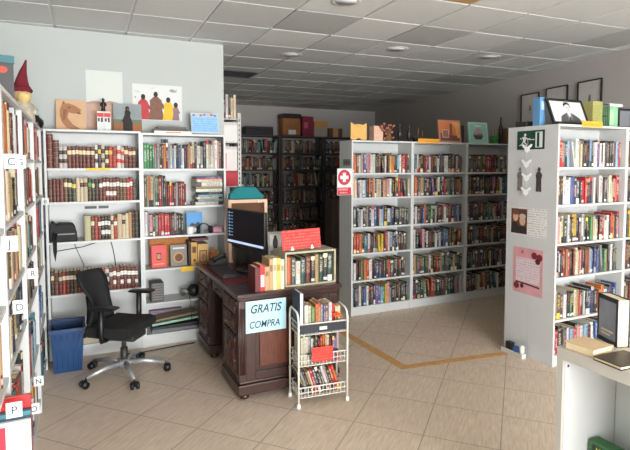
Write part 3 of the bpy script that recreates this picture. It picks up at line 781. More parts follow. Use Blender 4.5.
# large picture books sticking out of the nearest left bookcase, covers towards the room
def picture_book(lab, y, t, h, d, col, art, mats):
    e = thing('picture_book', lab, 'book', (-.17, y, .4705), PI / 2, 'books on the left wall bookcases')
    cm = pm('cover_' + lab[:12].replace(' ', '_'), col, .4)
    MB().box(0, .003, 0, d, 0, h).box(t - .003, t, 0, d, 0, h).box(.003, t - .003, 0, .003, 0, h).obj('cover', cm, e)
    bx(.0032, t - .0032, .0035, d - .003, .003, h - .003).obj('page_block', CREAM, e)
    o = layers(art, 0, .0004).obj('cover_art', mats, e); o.matrix_local = Matrix.Rotation(-PI / 2, 4, 'Z') @ Matrix.Translation((-d, 0, 0))
picture_book('white picture book with red and black cover marks, sticking out at lower left', 2.085, .014, .255, .25, (222, 222, 216), [(rect(.18, .245, .16, .24), 0), (rect(.15, .17, .02, .24), 1), (ell(.215, .12, .018, .012), 2), (ell(.22, .08, .022, .014), 2), (rect(.17, .25, .0, .035), 3)], [pm('art_sky', (200, 206, 196), .5), pm('art_red', (196, 50, 66), .5), BLACK, pm('art_blue', (60, 140, 190), .5)])
picture_book('dark blue picture book edge behind the white one at lower left', 2.102, .016, .285, .25, (34, 62, 84), [(rect(.15, .25, .265, .28), 0)], [pm('art_teal', (60, 120, 130), .5)])
picture_book('red picture book standing tallest behind the dark blue one, lower left', 2.122, .02, .33, .245, (206, 44, 48), [(rect(.2, .245, .25, .32), 0)], [pm('art_deep_red', (160, 34, 40), .5)])
# ---------------------------------------------------------------- on top of and behind the left bookcases
PT = 1.9575
SKINB = pm('print_brown', (116, 76, 54), .7); SANDP = pm('print_sand', (208, 168, 132), .75); DKP = pm('print_dark', (44, 36, 36), .7)
e = thing('picture_board', 'tan board picture with a brown camel drawing leaning on the wall', 'picture', (-.14, 4.955, PT), 0, rot=(-.28, 0, 0))
bx(0, .235, 0, .012, 0.001, .285).obj('board', SANDP, e)
layers([([(.03, .19), (.05, .25), (.10, .255), (.15, .235), (.2, .2), (.19, .165), (.14, .16), (.10, .17), (.09, .12), (.13, .06), (.19, .02), (.14, .005), (.08, .03), (.045, .08), (.03, .13)], 0),
        ([(.05, .25), (.062, .275), (.075, .252)], 1), (ell(.105, .215, .012, .008), 1), ([(.17, .175), (.2, .165), (.195, .155), (.165, .162)], 1), ([(.06, .2), (.09, .19), (.07, .1), (.05, .1)], 2)]).obj('camel_drawing', [pm('print_camel', (166, 118, 86), .75), SKINB, pm('print_camel_shade', (140, 98, 70), .75)], e)
e = thing('poster', 'tall pale desert poster with a hazy grey sky taped to the white wall', 'poster', (.105, 5.069, 1.985), 0)
k = NT('desert_print'); x_, y_, z_ = k.sep(k.coord()); n_ = k.noise(k.coord(), 12, 4)
hz = k.ma('ADD', z_, k.ma('MULTIPLY', n_, .05))
k.put(k.b.inputs['Base Color'], k.mix(k.ma('GREATER_THAN', hz, .26), lin((196, 160, 142)), lin((206, 210, 204)))); k.b.inputs['Roughness'].default_value = .7
bx(0, .31, -.0025, 0, 0, .53).obj('sheet', k.m, e)
layers([([(.0, .24), (.06, .255), (.15, .25), (.2, .262), (.31, .235), (.31, .225), (0, .228)], 0)], -.0026).obj('far_hills', pm('print_hill', (176, 146, 134), .7), e)
e = thing('banded_box', 'white box with red and black bands and a black figurine on top', 'box', (.185, 4.90, PT + .0005), 0)
mb = MB().box(0, .055, 0, .06, 0, .175).box(.057, .112, 0, .06, 0, .175); mb.obj('box_body', PAPER, e)
mb = MB()
for x in (0, .057): mb.box(x + .002, x + .053, -.0012, 0, .125, .16)
mb.obj('red_band', pm('print_red', (206, 58, 46), .6), e)
mb = MB()
for x in (0, .057): mb.box(x + .006, x + .022, -.0012, 0, .085, .115).box(x + .03, x + .048, -.0012, 0, .08, .12)
mb.obj('black_band', BLACK, e)
e = thing('figurine', 'small black figurine standing on the white banded box', 'figurine', (.24, 4.93, PT + .1765), 0)
MB().lathe([(.022, 0), (.02, .01), (.014, .04), (.018, .06), (.02, .075), (.008, .088), (.012, .096), (.013, .106), (.008, .115)], (0, 0, 0), 14).obj('body', BLACK, e)
MB().tube([(-.018, 0, .075), (-.026, -.005, .055), (-.014, -.018, .045)], .005, 6).tube([(.018, 0, .075), (.026, -.005, .055), (.014, -.018, .045)], .005, 6).obj('arm', BLACK, e)
e = thing('picture_board', 'small canvas picture of a dark seated figure under a grey-blue sky', 'picture', (.325, 4.96, PT + .0005), 0, rot=(-.22, 0, 0))
bx(0, .245, 0, .012, 0, .27).obj('canvas', pm('print_sky', (140, 148, 150), .7, var=.15), e)
layers([(rect(0, .245, 0, .08), 0), (rect(0, .245, .08, .12), 1), ([(.08, .01), (.16, .01), (.165, .08), (.145, .15), (.15, .19), (.12, .23), (.1, .2), (.095, .14), (.08, .09)], 2), (ell(.122, .225, .018, .022), 2), ([(.1, .17), (.07, .1), (.09, .09), (.115, .15)], 2), (ell(.127, .218, .008, .01), 3)]).obj('painted_figure', [pm('print_rust', (150, 98, 66), .7), pm('print_green', (110, 112, 94), .7), DKP, SKINB], e)
e = thing('poster', 'white poster on the wall with figures in red, brown and yellow robes', 'poster', (.50, 5.069, 2.085), 0)
bx(0, .455, -.0025, 0, 0, .335).obj('sheet', PAPER, e)
fg = []
for cx, w, h, m in ((.095, .062, .235, 0), (.21, .075, .265, 1), (.325, .056, .215, 2), (.395, .035, .165, 3)):
    fg += [([(cx - w, .005), (cx + w, .005), (cx + w * .75, h * .45), (cx + w * .7, h * .72), (cx + w * .25, h * .84), (cx - w * .25, h * .84), (cx - w * .75, h * .7), (cx - w * .7, h * .4)], m), (ell(cx, h * .92, .02, .026), 4)]
    fg += [([(cx + w * .6, h * .7), (cx + w * 1.15, h * .5), (cx + w * .9, h * .4), (cx + w * .4, h * .56)], m)]
fg += [([(.33, .285), (.36, .305), (.395, .29), (.41, .31), (.40, .275), (.36, .27)], 5), (rect(.02, .07, .265, .268), 5), (rect(.02, .06, .255, .257), 5), (rect(.16, .2, .30, .302), 5), (rect(.02, .03, .2, .22), 5)]
layers(fg, -.0026, .0003).obj('printed_figures', [pm('robe_red', (176, 56, 60), .7, var=.2), pm('robe_brown', (120, 84, 70), .7, var=.25, scale=60), pm('robe_yellow', (222, 182, 50), .7), pm('robe_mauve', (140, 110, 116), .7), DKP, pm('print_grey', (150, 152, 154), .7)], e)
z = 1.9455
for i, (code, t, x0, x1, nm) in enumerate((('C', .024, .655, .99, 'cream book with orange lettering at the bottom of the flat pile on the bookcase top'), ('K', .02, .66, .955, 'black book in the middle of the flat pile on the bookcase top'), ('b', .02, .69, .945, 'dark brown book topping the flat pile on the bookcase'))):
    e = thing('book', nm, 'book', (x0, 4.80 + .006 * i, z), 0, 'flat pile on the bookcase top')
    w = x1 - x0; cm = pm('pile_cover_' + code, {'C': (232, 222, 206), 'K': (40, 38, 44), 'b': (74, 60, 56)}[code], .5)
    MB().box(0, w, 0, .2, 0, .0025).box(0, w, 0, .2, t - .0025, t).box(0, w, 0, .003, .0025, t - .0025).obj('cover', cm, e)
    bx(.004, w - .004, .0035, .196, .0028, t - .0028).obj('page_block', CREAM, e)
    if code == 'C': bx(.1, .24, -.001, 0, .007, .017).obj('title_label', pm('orange_title', (226, 120, 60), .6), e)
    z += t + .0008
e = thing('sign_holder', 'light blue notice in a clear stand on the right bookcase top', 'sign', (1.005, 4.88, 1.957), 0, rot=(-.2, 0, 0))
bx(0, .265, 0, .005, .0085, .205).obj('panel', pm('acrylic_edge', (190, 198, 206), .2), e)
bx(.008, .257, -.001, 0, .018, .165).obj('blue_notice', text_mat('blue_notice', (140, 186, 226), (96, 130, 180), .022, .5, .5, 80), e)
fg = [(ell(.03 + .034 * i, .182 + .006 * (i % 2), .015, .011), i % 3) for i in range(7)]
layers(fg, -.0003, .0003).obj('printed_border', [pm('notice_blue', (90, 130, 190), .6), pm('notice_pink', (206, 170, 180), .6), pm('notice_brown', (150, 120, 110), .6)], e)
MB().box(0, .265, -.03, .05, .001, .006).obj('foot', pm('acrylic_edge', (190, 198, 206), .2), e).matrix_local = Matrix.Rotation(.2, 4, 'X') @ Matrix.Translation((0, .0, .001))
solo('vase', MB().lathe([(.03, 0), (.05, .02), (.062, .05), (.058, .08), (.04, .1), (.028, .11), (.03, .12)], (0, 0, 0), 24), pm('black_glaze', (18, 18, 20), .3), 'round black vase in the corner, left of the camel drawing', 'vase', (-.29, 4.86, 1.9505))
e = thing('storage_box', 'dark printed box with a teal lid standing on the left wall bookcases', 'box', (-.335, 3.14, 1.9505), .2)
bx(-.05, .05, -.03, .03, 0, .235).obj('box_body', pm('dark_print_box', (48, 44, 46), .5), e)
bx(-.055, .055, -.034, .034, .236, .275).obj('lid', pm('teal_lid', (34, 96, 104), .5), e)
for cx, cz, r1, c in ((0, .2, .022, (200, 70, 50)), (-.02, .06, .018, (70, 110, 60)), (.025, .035, .014, (206, 176, 70))):
    layers([(ell(cx, cz, r1, r1 * .8), 0)], -.0302).obj('printed_flower', pm('flower_%d' % c[0], c, .6), e)
# garden gnome
e = thing('gnome_figurine', 'gnome figurine with a tall dark red hat and blond beard', 'figurine', (-.315, 4.0, 1.9505), .5)
MB().lathe([(.075, 0), (.078, .02), (.07, .07), (.06, .11), (.045, .135), (.03, .145)], (0, 0, 0), 20).obj('body', pm('gnome_cloth', (178, 168, 150), .9, var=.25, scale=30), e)
MB().lathe([(.025, .14), (.046, .155), (.054, .18), (.05, .205), (.036, .225)], (0, 0, 0), 20).obj('head', pm('gnome_skin', (206, 164, 120), .8), e)
mb = MB().lathe([(.012, -.03), (.034, -.015), (.046, .02), (.04, .045), (.015, .05)], (0, -.028, .15), 16)
mb.obj('beard', pm('gnome_beard', (206, 178, 120), .95, var=.2, scale=50), e)
MB().lathe([(.004, -.010), (.010, -.005), (.011, .003), (.005, .01)], (0, -.062, .183), 10).obj('nose', pm('gnome_nose', (196, 130, 100), .7), e)
MB().lathe([(.006, -.004), (.006, .004)], (-.02, -.05, .197), 8).lathe([(.006, -.004), (.006, .004)], (.02, -.05, .197), 8).obj('eye', BLACK, e)
hat = MB().lathe([(.064, .2), (.068, .212), (.06, .224), (.05, .24)], (0, 0, 0), 20)
hat.tube([(0, 0, .236), (.004, 0, .285), (.012, 0, .335), (.026, 0, .385), (.034, 0, .42)], .04, 14, radii=[.05, .036, .024, .012, .005])
hat.obj('hat', pm('dark_red_felt_hat', (112, 26, 40), .95, bump=.2), e)
MB().tube([(-.05, 0, .115), (-.078, -.02, .08), (-.05, -.06, .06)], .016, 8, radii=[.02, .016, .013]).tube([(.05, 0, .115), (.078, -.02, .08), (.05, -.06, .06)], .016, 8, radii=[.02, .016, .013]).obj('arm', MATS['gnome_cloth'], e)
solo('cloth_doll', MB().lathe([(.03, 0), (.035, .03), (.024, .07), (.012, .085), (.018, .1), (.02, .12), (.01, .135)], (0, 0, 0), 14), pm('brown_cloth', (72, 52, 46), .9), 'small dark brown cloth doll beside the gnome', 'doll', (-.30, 4.42, 1.9505))
# paper tags on the shelf edges of the left wall
for i, (y, zs, ch) in enumerate(((2.20, 1.69, 'C'), (2.50, 1.69, 'G'), (2.06, 1.40, 'J'), (4.42, 1.40, 'B'), (3.02, 1.11, 'R'), (2.32, 1.11, 'D'), (2.02, .82, 'P'), (2.06, .47, 'V'), (3.18, .47, 'N'), (2.82, .47, 'O'))):
    e = thing('paper_tag', f'white shelf tag lettered {ch} sticking out of the left wall bookcases', 'tag', (-.239, y, zs - .05), 0, 'letter tags on the left wall shelves')
    bx(.0005, .05, -.0012, 0, 0, .055).obj('tag_card', PAPER, e)
    lettering('lettering', ch, .04, INK, e, (.025, -.0018, .013), 0, 1, 'CENTER')
# yellow and orange strips on shelf fronts
def strip(lab, x0, x1, y, z0, z1, m, txt=None):
    e = thing('shelf_label', lab, 'label', (x0, y, z0), 0, 'coloured shelf labels')
    bx(0, x1 - x0, -.004, -.001, 0, z1 - z0).obj('strip', m, e)
    if txt: bx(.02, x1 - x0 - .02, -.005, -.004, (z1 - z0) * .3, (z1 - z0) * .7).obj('writing', txt, e)
    return e
OT = text_mat('orange_label_writing', (238, 160, 46), (186, 108, 40), .03, .6, .5, 70)
strip('yellow label on the top shelf of the leather book bookcase', .085, .275, CY, 1.612, 1.632, YELLOW)
strip('yellow label on the fourth shelf beside the wooden desk', .865, .985, CY, .668, .712, YELLOW)
strip('orange label along the top edge of the middle central bookcase', 3.57, 3.87, MY, 1.915, 1.965, ORANGE, OT)
strip('orange label on the top edge below the framed portrait', 3.77, 4.02, QY, 1.972, 2.02, ORANGE, OT)
# black bag, cables and plates in the leather bookcase
e = thing('shoulder_bag', 'black fabric bag on the third shelf with its strap hanging down', 'bag', (-.205, 4.80, LB[2] + .0008), 0)
mb = MB(); mb.prism([(0, 0), (.21, 0), (.205, .06), (.19, .125), (.17, .15), (.06, .155), (.05, .14), (.02, .17), (.005, .165), (-.005, .1)], 0, .15)
mb.obj('bag_body', pm('black_nylon', (20, 20, 22), .7, bump=.2), e, bevel=.02)
MB().tube([(.03, -.008, .08), (.028, -.046, .02), (.03, -.046, -.08), (.036, -.045, -.155), (.043, -.045, -.08), (.045, -.046, .02), (.05, -.008, .07)], .008, 6).obj('strap', MATS['black_nylon'], e)
MB().box(.05, .19, -.004, 0, .06, .07).obj('zip', GREYM, e)
for i, (x0, w) in enumerate(((.07, .1), (.185, .085))):
    solo('label_plate', bx(0, w, -.002, 0, 0, .025), BLACK, ('longer' if i == 0 else 'shorter') + ' black plate on the back of the third shelf above leather books', 'label', (x0, 5.04, 1.262))
solo('cable', MB().tube([(-.19, 5.037, .89), (.05, 5.037, .92), (.2, 5.037, .965), (.28, 5.037, .97)], .004, 6), BLACK, 'thin black cable crossing the bookcase back under the bag', 'cable')
solo('cable', MB().tube([(.28, 5.030, .965), (.3, 5.036, .88), (.315, 5.036, .78), (.33, 5.03, .57)], .004, 6), BLACK, 'black cable hanging straight down behind the chair', 'cable')
solo('cable', MB().tube([(-.03, 5.036, .97), (.01, 5.036, .86), (.05, 5.03, .76), (.06, 5.02, .57)], .0035, 6), pm('grey_cable', (110, 104, 96), .5), 'grey cable hanging left of the chair back', 'cable')
solo('cable', MB().tube([(.35, 4.68, .005), (.45, 4.64, .005), (.6, 4.66, .005), (.86, 4.69, .006), (.97, 4.70, .005)], .005, 6), BLACK, 'black cable on the floor running from bookcase to desk', 'cable')
# things on the bottom shelf behind the bin
solo('paper_bundle', bx(0, .34, 0, .2, 0, .1), text_mat('striped_parcel', (186, 176, 152), (120, 110, 92), .02, .5, .35, 14), 'bundle of beige striped papers on the bottom shelf behind the blue bin', 'papers', (-.19, 4.80, .1008))
solo('patterned_box', bx(0, .30, 0, .2, 0, .085), text_mat('patterned_box', (196, 190, 184), (70, 66, 62), .03, .8, .45, 60), 'patterned black and white box on the bottom shelf behind the chair', 'box', (.20, 4.80, .1008))
# ---------------------------------------------------------------- things on the bookcase beside the desk
Z3, Z4, Z5, Z6 = RB[2] + .0008, RB[3] + .0008, RB[4] + .0008, RB[5] + .0008
e = thing('camera', 'small black camera on top of the green and white books', 'camera', (.715, 4.80, RB[0] + .0006 + .2362), 0)
bx(0, .06, 0, .04, 0, .032).obj('camera_body', BLACK, e, bevel=.003)
MB().tube([(.03, -.012, .016), (.03, .0, .016)], .012, 12).obj('lens', DARK, e)
e = thing('picture_card', 'blue landscape picture card standing on the third shelf', 'picture', (.945, 4.86, Z3), 0, rot=(-.12, 0, 0))
bx(0, .15, 0, .006, .001, .2).obj('card', pm('blue_sky_print', (86, 150, 206), .6), e)
layers([(rect(.004, .146, .005, .07), 0), ([(.02, .07), (.05, .1), (.08, .085), (.11, .11), (.14, .07)], 1), (rect(.03, .12, .02, .05), 2)]).obj('printed_view', [pm('view_green', (96, 112, 90), .6), pm('view_dark', (50, 62, 80), .6), PAPER], e)
e = thing('mug', 'small white mug in front of the blue picture card', 'mug', (.965, 4.81, Z3), 0)
MB().lathe([(.026, 0), (.032, .006), (.034, .07), (.031, .071), (.029, .012), (.001, .010)], (0, 0, 0), 18).obj('cup', pm('white_glaze', (230, 230, 226), .25), e)
MB().tube([(.033, 0, .055), (.05, 0, .05), (.05, 0, .025), (.032, 0, .018)], .005, 6).obj('handle', MATS['white_glaze'], e)
e = thing('headphones', 'black headphones with round cups lying on the third shelf', 'headphones', (1.10, 4.82, Z3), 0)
MB().tube([(-.055 * math.cos(a), .02 * math.sin(a), .035 + .055 * math.sin(a)) for a in [PI * i / 10 for i in range(11)]], .006, 6).obj('headband', BLACK, e)
for s in (-1, 1): MB().tube([(.055 * s - .012, 0, .035), (.055 * s + .012, 0, .035)], .034, 16).obj('ear_cup', BLACK, e)
solo('toiletry_box', bx(0, .09, 0, .1, 0, .055), pm('pink_box', (206, 150, 170), .6), 'low pink box at the right end of the third shelf', 'box', (1.185, 4.81, Z3), 0, bevel=.004)
def facebook(lab, x, z, w, h, t, col, art, mats, name='book', lean=-.1):
    e = thing(name, lab, name.replace('_', ' '), (x, 4.82, z + .003), 0, rot=(lean, 0, 0))
    cm = pm('face_' + lab[:14].replace(' ', '_'), col, .5)
    MB().box(0, w, 0, .0025, .002, h).box(0, w, t - .0025, t, .002, h).box(0, .003, .0025, t - .0025, .002, h).obj('cover', cm, e)
    bx(.0035, w - .003, .003, t - .003, .004, h - .003).obj('page_block', CREAM, e)
    layers(art).obj('cover_art', mats, e)
    return e
facebook('red book shown face out with a dark square on its cover', .615, Z4, .13, .205, .03, (206, 44, 48), [(rect(.045, .085, .07, .135), 0), (rect(.05, .08, .08, .125), 1), (rect(.02, .11, .03, .036), 2)], [DKP, TAN, YELLOW])
facebook('grey book shown face out with a round picture on the cover', .785, Z4, .15, .2, .03, (120, 114, 106), [(ell(.075, .08, .05, .05), 0), (ell(.075, .08, .036, .036), 1), (rect(.02, .13, .16, .175), 2)], [TAN, SKINB, PAPER])
e = thing('shelf_runner', 'orange-brown cloth runner behind the red book, fourth shelf', 'cloth', (.61, 4.93, Z4), 0)
bx(0, .36, 0, .02, 0, .255).obj('cloth_panel', pm('rust_cloth', (176, 116, 66), .9, var=.2, scale=30, bump=.3), e)
for lab, x, w, h, col in (('dark brown narrow binder left of the tan box files', .945, .022, .235, (58, 42, 36)), ('tan box file with a dark label, fourth shelf', .969, .06, .22, (204, 158, 84)), ('light tan wooden box file beside the tan one', 1.031, .105, .2, (206, 168, 112))):
    e = thing('box_file', lab, 'box file', (x, 4.80, Z4), 0, 'box files on the fourth shelf')
    bx(0, w - .002, 0, .2, 0, h).obj('file_body', pm('file_' + lab[:9].replace(' ', '_'), col, .6), e, bevel=.002)
    if w > .1: layers([(rect(.015, w - .018, .02, .14), 0), (rect(.024, w - .027, .03, .13), 1), (ell(w / 2, .08, .02, .03), 2)], 0).obj('pasted_picture', [BROWN, TAN, pm('sepia', (150, 108, 70), .7)], e)
    elif w > .05: layers([(rect(.012, w - .014, .12, .18), 0), (ell(w / 2, .05, .012, .012), 0)], 0).obj('label_holder', BROWN, e)
solo('book_lying', bx(0, .16, 0, .16, 0, .02), pm('wine_cover', (92, 34, 42), .5), 'wine red book lying across the tan box files', 'book', (.975, 4.80, Z4 + .2362), 0)
bpy.data.objects['book_lying'].name = 'book'
e = thing('basket', 'small basket of orange and green packets at the shelf end', 'basket', (1.15, 4.80, Z4), 0)
MB().lathe([(.045, 0.001), (.058, .05), (.064, .09), (.06, .09), (.052, .05), (.02, .008)], (.065, .08, 0), 18).obj('basket_body', pm('wicker', (176, 112, 66), .9, var=.3, scale=80, bump=.5), e)
for i, (x, y, c) in enumerate(((.04, .07, (206, 106, 60)), (.07, .06, (120, 140, 80)), (.09, .09, (190, 170, 130)))):
    bx(x - .014, x + .014, y - .004, y + .004, .03, .15 - .02 * i).obj('packet', pm('packet_%s' % ('orange', 'green', 'beige')[i], c, .6), e)
e = thing('ribbed_box', 'dark grey ribbed box standing on the fifth shelf', 'box', (.605, 4.80, Z5), 0)
bx(0, .11, 0, .16, 0, .175).obj('casing', pm('dark_grey_box', (78, 74, 74), .6), e)
mb = MB()
for i in range(7): mb.box(.008, .102, -.004, 0, .018 + i * .023, .03 + i * .023)
mb.obj('drawer_front', pm('grey_box_front', (120, 116, 114), .6), e)
e = thing('desk_lamp', 'black lamp head lying on the fifth shelf by the desk', 'lamp', (1.0, 4.86, Z5), 0)
MB().lathe([(.02, 0.001), (.05, .03), (.065, .08), (.045, .1), (.02, .12)], (0, 0, 0), 18).obj('lamp_shade', BLACK, e)
MB().tube([(-.05, 0, .05), (-.1, .02, .07), (-.09, .06, .02)], .02, 10).obj('lamp_base', pm('silver_plastic', (150, 148, 140), .4), e)
MB().tube([(-.03, -.03, .06), (-.06, -.08, .03), (-.055, -.108, .0), (-.05, -.108, -.08), (-.04, -.108, -.2)], .003, 6).obj('flex', BLACK, e)
for i, (lab, x, w, h, z, d, col, m) in enumerate((('mauve folded bag at the back of the sixth shelf', .61, .30, .16, Z6, .05, (140, 124, 136), .9), ('grey flat folder at the bottom of the sixth shelf pile', .605, .44, .03, Z6, .18, (112, 112, 116), .6))):
    solo('folder', bx(0, w, 0 if i else .18, d if i else .24, 0, h), pm('fold_' + lab[:5], col, m), lab, 'folder', (x, 4.80, z), 0)
for i, (lab, x, w, t, col, tl) in enumerate((('dark grey portfolio in the slanting sixth shelf pile', .61, .42, .022, (54, 58, 60), -.03), ('pale green portfolio in the slanting sixth shelf pile', .605, .43, .02, (150, 186, 164), -.07), ('brown wicker-like mat on top of the slanting pile', .62, .40, .018, (132, 112, 88), -.10))):
    o = solo('portfolio', bx(0, w, 0, .16, 0, t), pm('port_' + lab[:5], col, .7, var=.15), lab, 'portfolio', (x, 4.785, Z6 + .034 + i * .036), 0, 'slanting pile of portfolios', rot=(0, tl, 0))
# ---------------------------------------------------------------- slotted post shelving beyond the white wall end
e = thing('metal_shelving', 'light slotted metal shelving just past the end of the white wall', 'shelving', (1.385, 5.16, 0), 0)
SLOT = pm('light_slotted_steel', (168, 166, 160), .5, .2)
for y in (0, .46):
    p = MB().box(.187, .19, y, y + .035, 0, 2.2).box(.155, .187, y, y + .003, 0, 2.2); p.obj('post', SLOT, e)
mb = MB()
for i in range(42): mb.box(.166, .176, -.0015, -.0002, .06 + .05 * i, .085 + .05 * i)
mb.obj('slot', pm('slot_shadow_paint', (50, 48, 46), .8), e)
for z in (.3, .8, 1.2, 1.44, 1.90, 2.14): bx(.0, .153, .004, .455, z - .012, z).obj('shelf', SLOT, e)
for lab, nm, z, h, w, col in (('white carton on the slotted shelving past the wall end', 'carton', 1.902, .2, .15, (214, 212, 208)), ('white box file with red label on the slotted shelving', 'box_file', 1.602, .25, .145, (216, 206, 204)),
                              ('red box on the slotted shelving past the wall end', 'box', 1.442, .158, .15, (176, 52, 62)), ('dark carton low on the slotted shelving behind the monitor', 'carton', .802, .3, .15, (44, 44, 48))):
    e = thing(nm, lab, nm.replace('_', ' '), (1.39, 5.17, z), 0)
    bx(0, w, 0, .4, 0, h - .03).obj('carton_body', pm('slot_' + lab[:12].replace(' ', '_'), col, .7), e); bx(0, w, 0, .4, h - .0295, h).obj('lid', pm('slotlid_' + lab[:12].replace(' ', '_'), [c * .9 for c in col], .7), e)
    if 'red label' in lab: bx(.005, .03, -.002, 0, .02, .18).obj('spine_label', pm('pinkred', (196, 70, 90), .6), e)
row(U_((1.388, 5.17, 0), 0), 0, .15, 2.1425, .3, 'slotted shelving past wall end', 'on the top', 'DWKCC', hr=(.2, .25), lean=0, tr=(.02, .03), group='books on the slotted shelving')
# ---------------------------------------------------------------- middle bookcases: sign and things on top
e = thing('first_aid_sign', 'red and white cross sign projecting from the side of the central bookcase', 'sign', (2.52, 4.80, 1.338), 0)
bx(0, .179, 0, .004, 0, .285).obj('panel', PAPER, e)
layers([(ell(.086, .19, .076, .082, 28), 2), (ell(.086, .19, .071, .077, 28), 0), (rect(.067, .105, .14, .24), 1), (rect(.036, .136, .172, .208), 1), (rect(.003, .168, .003, .082), 0)]).obj('printed_cross', [pm('sign_red', (196, 34, 58), .5), PAPER, pm('sign_ring', (60, 40, 48), .5)], e)
lettering('lettering', 'PRIMEROS', .03, PAPER, e, (.012, -.0036, .05), 0, .85); lettering('lettering', 'AUXILIOS', .022, PAPER, e, (.03, -.0036, .018), 0, .95)
e = thing('sticker', 'small strip of green and red stickers above the cross sign', 'sticker', (2.699, 5.0, 1.655), -PI / 2)
bx(0, .17, -.001, 0, 0, .07).obj('backing', pm('sticker_grey', (130, 136, 138), .6), e)
layers([(ell(.03, .035, .022, .022), 0), (ell(.085, .035, .022, .022), 1), (ell(.14, .035, .022, .022), 0)], -.001).obj('printed_dots', [pm('dot_green', (40, 140, 100), .6), pm('dot_red', (190, 50, 70), .6)], e)
TZ = 1.9295
e = thing('open_book', 'open tan book standing on the left end of the central bookcases', 'book', (2.81, 4.86, TZ), 0)
mb = MB(); mb.prism([(-.10, .012), (-.05, .0), (0, .026), (.05, .0), (.10, .012), (.10, .19), (.05, .168), (0, .18), (-.05, .168), (-.10, .195)], -.012, 0)
mb.obj('pages', pm('tan_pages', (214, 166, 96), .8, var=.12), e)
MB().box(-.004, .004, 0, .05, .001, .15).obj('prop', BROWN, e)
e = thing('ornament_box', 'patterned pinkish box with dried flowers on the central bookcase top', 'ornament', (3.01, 4.86, TZ + .0005), 0)
bx(0, .12, 0, .1, 0, .165).obj('box_body', pm('pink_patterned', (206, 164, 140), .7, var=.25, scale=40), e)
fl = MB(); rr = random.Random(3)
for i in range(22):
    x, z = .13 + rr.uniform(-.06, .12), .1 + rr.uniform(-.08, .09); y = -.03 + rr.uniform(-.01, .01)
    fl.lathe([(.002, -.014), (.014, -.006), (.016, .004), (.004, .014)], (x, y, z), 7)
    if z > .07: fl.tube([(.17, -.03, .06), (x, y, z)], .0016, 4)
fl.obj('dried_flowers', pm('dried_bloom', (150, 96, 74), .9, var=.3, scale=60), e)
MB().lathe([(.03, 0), (.04, .03), (.03, .06), (.025, .07)], (.17, -.03, 0), 14).obj('pot', BROWN, e)
e = thing('framed_picture', 'orange framed picture of a room standing on the central bookcases', 'picture', (3.935, 4.88, TZ), 0, rot=(-.12, 0, 0))
bx(0, .335, 0, .015, .002, .275).obj('frame', pm('salmon_frame', (198, 128, 96), .6), e)
layers([(rect(.022, .313, .024, .252), 0), ([(.022, .024), (.313, .024), (.313, .08), (.022, .12)], 1), (rect(.05, .15, .06, .16), 2), (rect(.06, .14, .07, .15), 3), ([(.2, .252), (.313, .252), (.313, .06), (.28, .06), (.24, .2)], 4), (rect(.17, .2, .1, .23), 1)]).obj('painting', [pm('paint_orange', (206, 120, 72), .6), pm('paint_brown', (112, 72, 58), .6), pm('paint_pink', (216, 160, 150), .6), pm('paint_dim', (140, 104, 92), .6), pm('paint_gold', (228, 160, 90), .6)], e)
e = thing('framed_picture', 'mint green picture of a bowl standing on the central bookcases', 'picture', (4.395, 4.88, TZ), 0, rot=(-.12, 0, 0))
bx(0, .31, 0, .015, .002, .265).obj('frame', pm('mint_frame', (160, 206, 186), .6), e)
layers([(rect(.02, .29, .02, .245), 0), (ell(.15, .1, .075, .05), 1), ([(.07, .1), (.23, .1), (.2, .05), (.1, .05)], 2), (ell(.12, .14, .03, .03), 3), (ell(.18, .15, .028, .03), 3), (ell(.15, .17, .024, .03), 3), (rect(.1, .2, .21, .225), 4)]).obj('painting', [pm('paint_mint', (146, 190, 172), .6), pm('paint_grey', (120, 112, 116), .6), pm('paint_dark', (66, 60, 66), .6), pm('paint_rose', (190, 150, 150), .6), PAPER], e)
e = thing('plant_pot', 'green pot with thin upright stems on the central bookcase', 'pot', (4.845, 4.93, TZ + .0005), 0)
MB().lathe([(.045, 0), (.055, .05), (.06, .1), (.055, .1), (.05, .06), (.01, .05)], (0, 0, 0), 18).obj('pot', pm('green_pot', (52, 124, 58), .5), e)
mb = MB()
for i in range(8):
    a = i * .8; mb.tube([(.03 * math.cos(a), .03 * math.sin(a), .03), (.055 * math.cos(a), .055 * math.sin(a), .15 + .02 * (i % 3))], .004, 5)
mb.obj('stem', pm('dry_stem', (120, 128, 84), .8), e)
for i, (x, h, r, lab) in enumerate(((4.955, .34, .028, 'tall dark bottle beside the green pot on the central bookcases'), (4.22, .20, .0, ''), (3.40, .2, .022, 'slim dark bottle, left one on the central bookcase top'), (3.53, .2, .022, 'slim dark bottle, right one on the central bookcase top'))):
    if r: solo('bottle', MB().lathe([(r, 0), (r, h * .6), (r * .5, h * .75), (r * .42, h * .95), (r * .5, h)], (0, 0, 0), 16), pm('dark_glass', (40, 36, 38), .3), lab, 'bottle', (x, 4.93, TZ + .0005), 0, 'dark bottles on the central bookcases')
solo('carton', bx(0, .16, 0, .16, 0, .2), BROWN, 'brown carton at the right end of the central bookcase top', 'carton', (4.995, 4.86, TZ + .0005))
e = thing('model_boat', 'low dark model ship on the central bookcases beside the bottles', 'model', (3.68, 4.93, TZ + .0005), 0)
mb = MB(); mb.prism([(-.06, 0), (.06, 0), (.10, .05), (-.11, .06)], -.03, .03); mb.obj('hull', pm('dark_hull', (48, 40, 38), .6), e, bevel=.006)
MB().cyl((-.02, 0, .05), (-.02, 0, .16), .006, 6).cyl((.04, 0, .05), (.04, 0, .13), .006, 6).obj('mast', BROWN, e)
solo('narrow_box', bx(0, .06, 0, .1, 0, .22), pm('dark_radio', (46, 42, 44), .5), 'narrow dark box between the two pictures on the central bookcases', 'box', (4.31, 4.95, TZ + .0005))
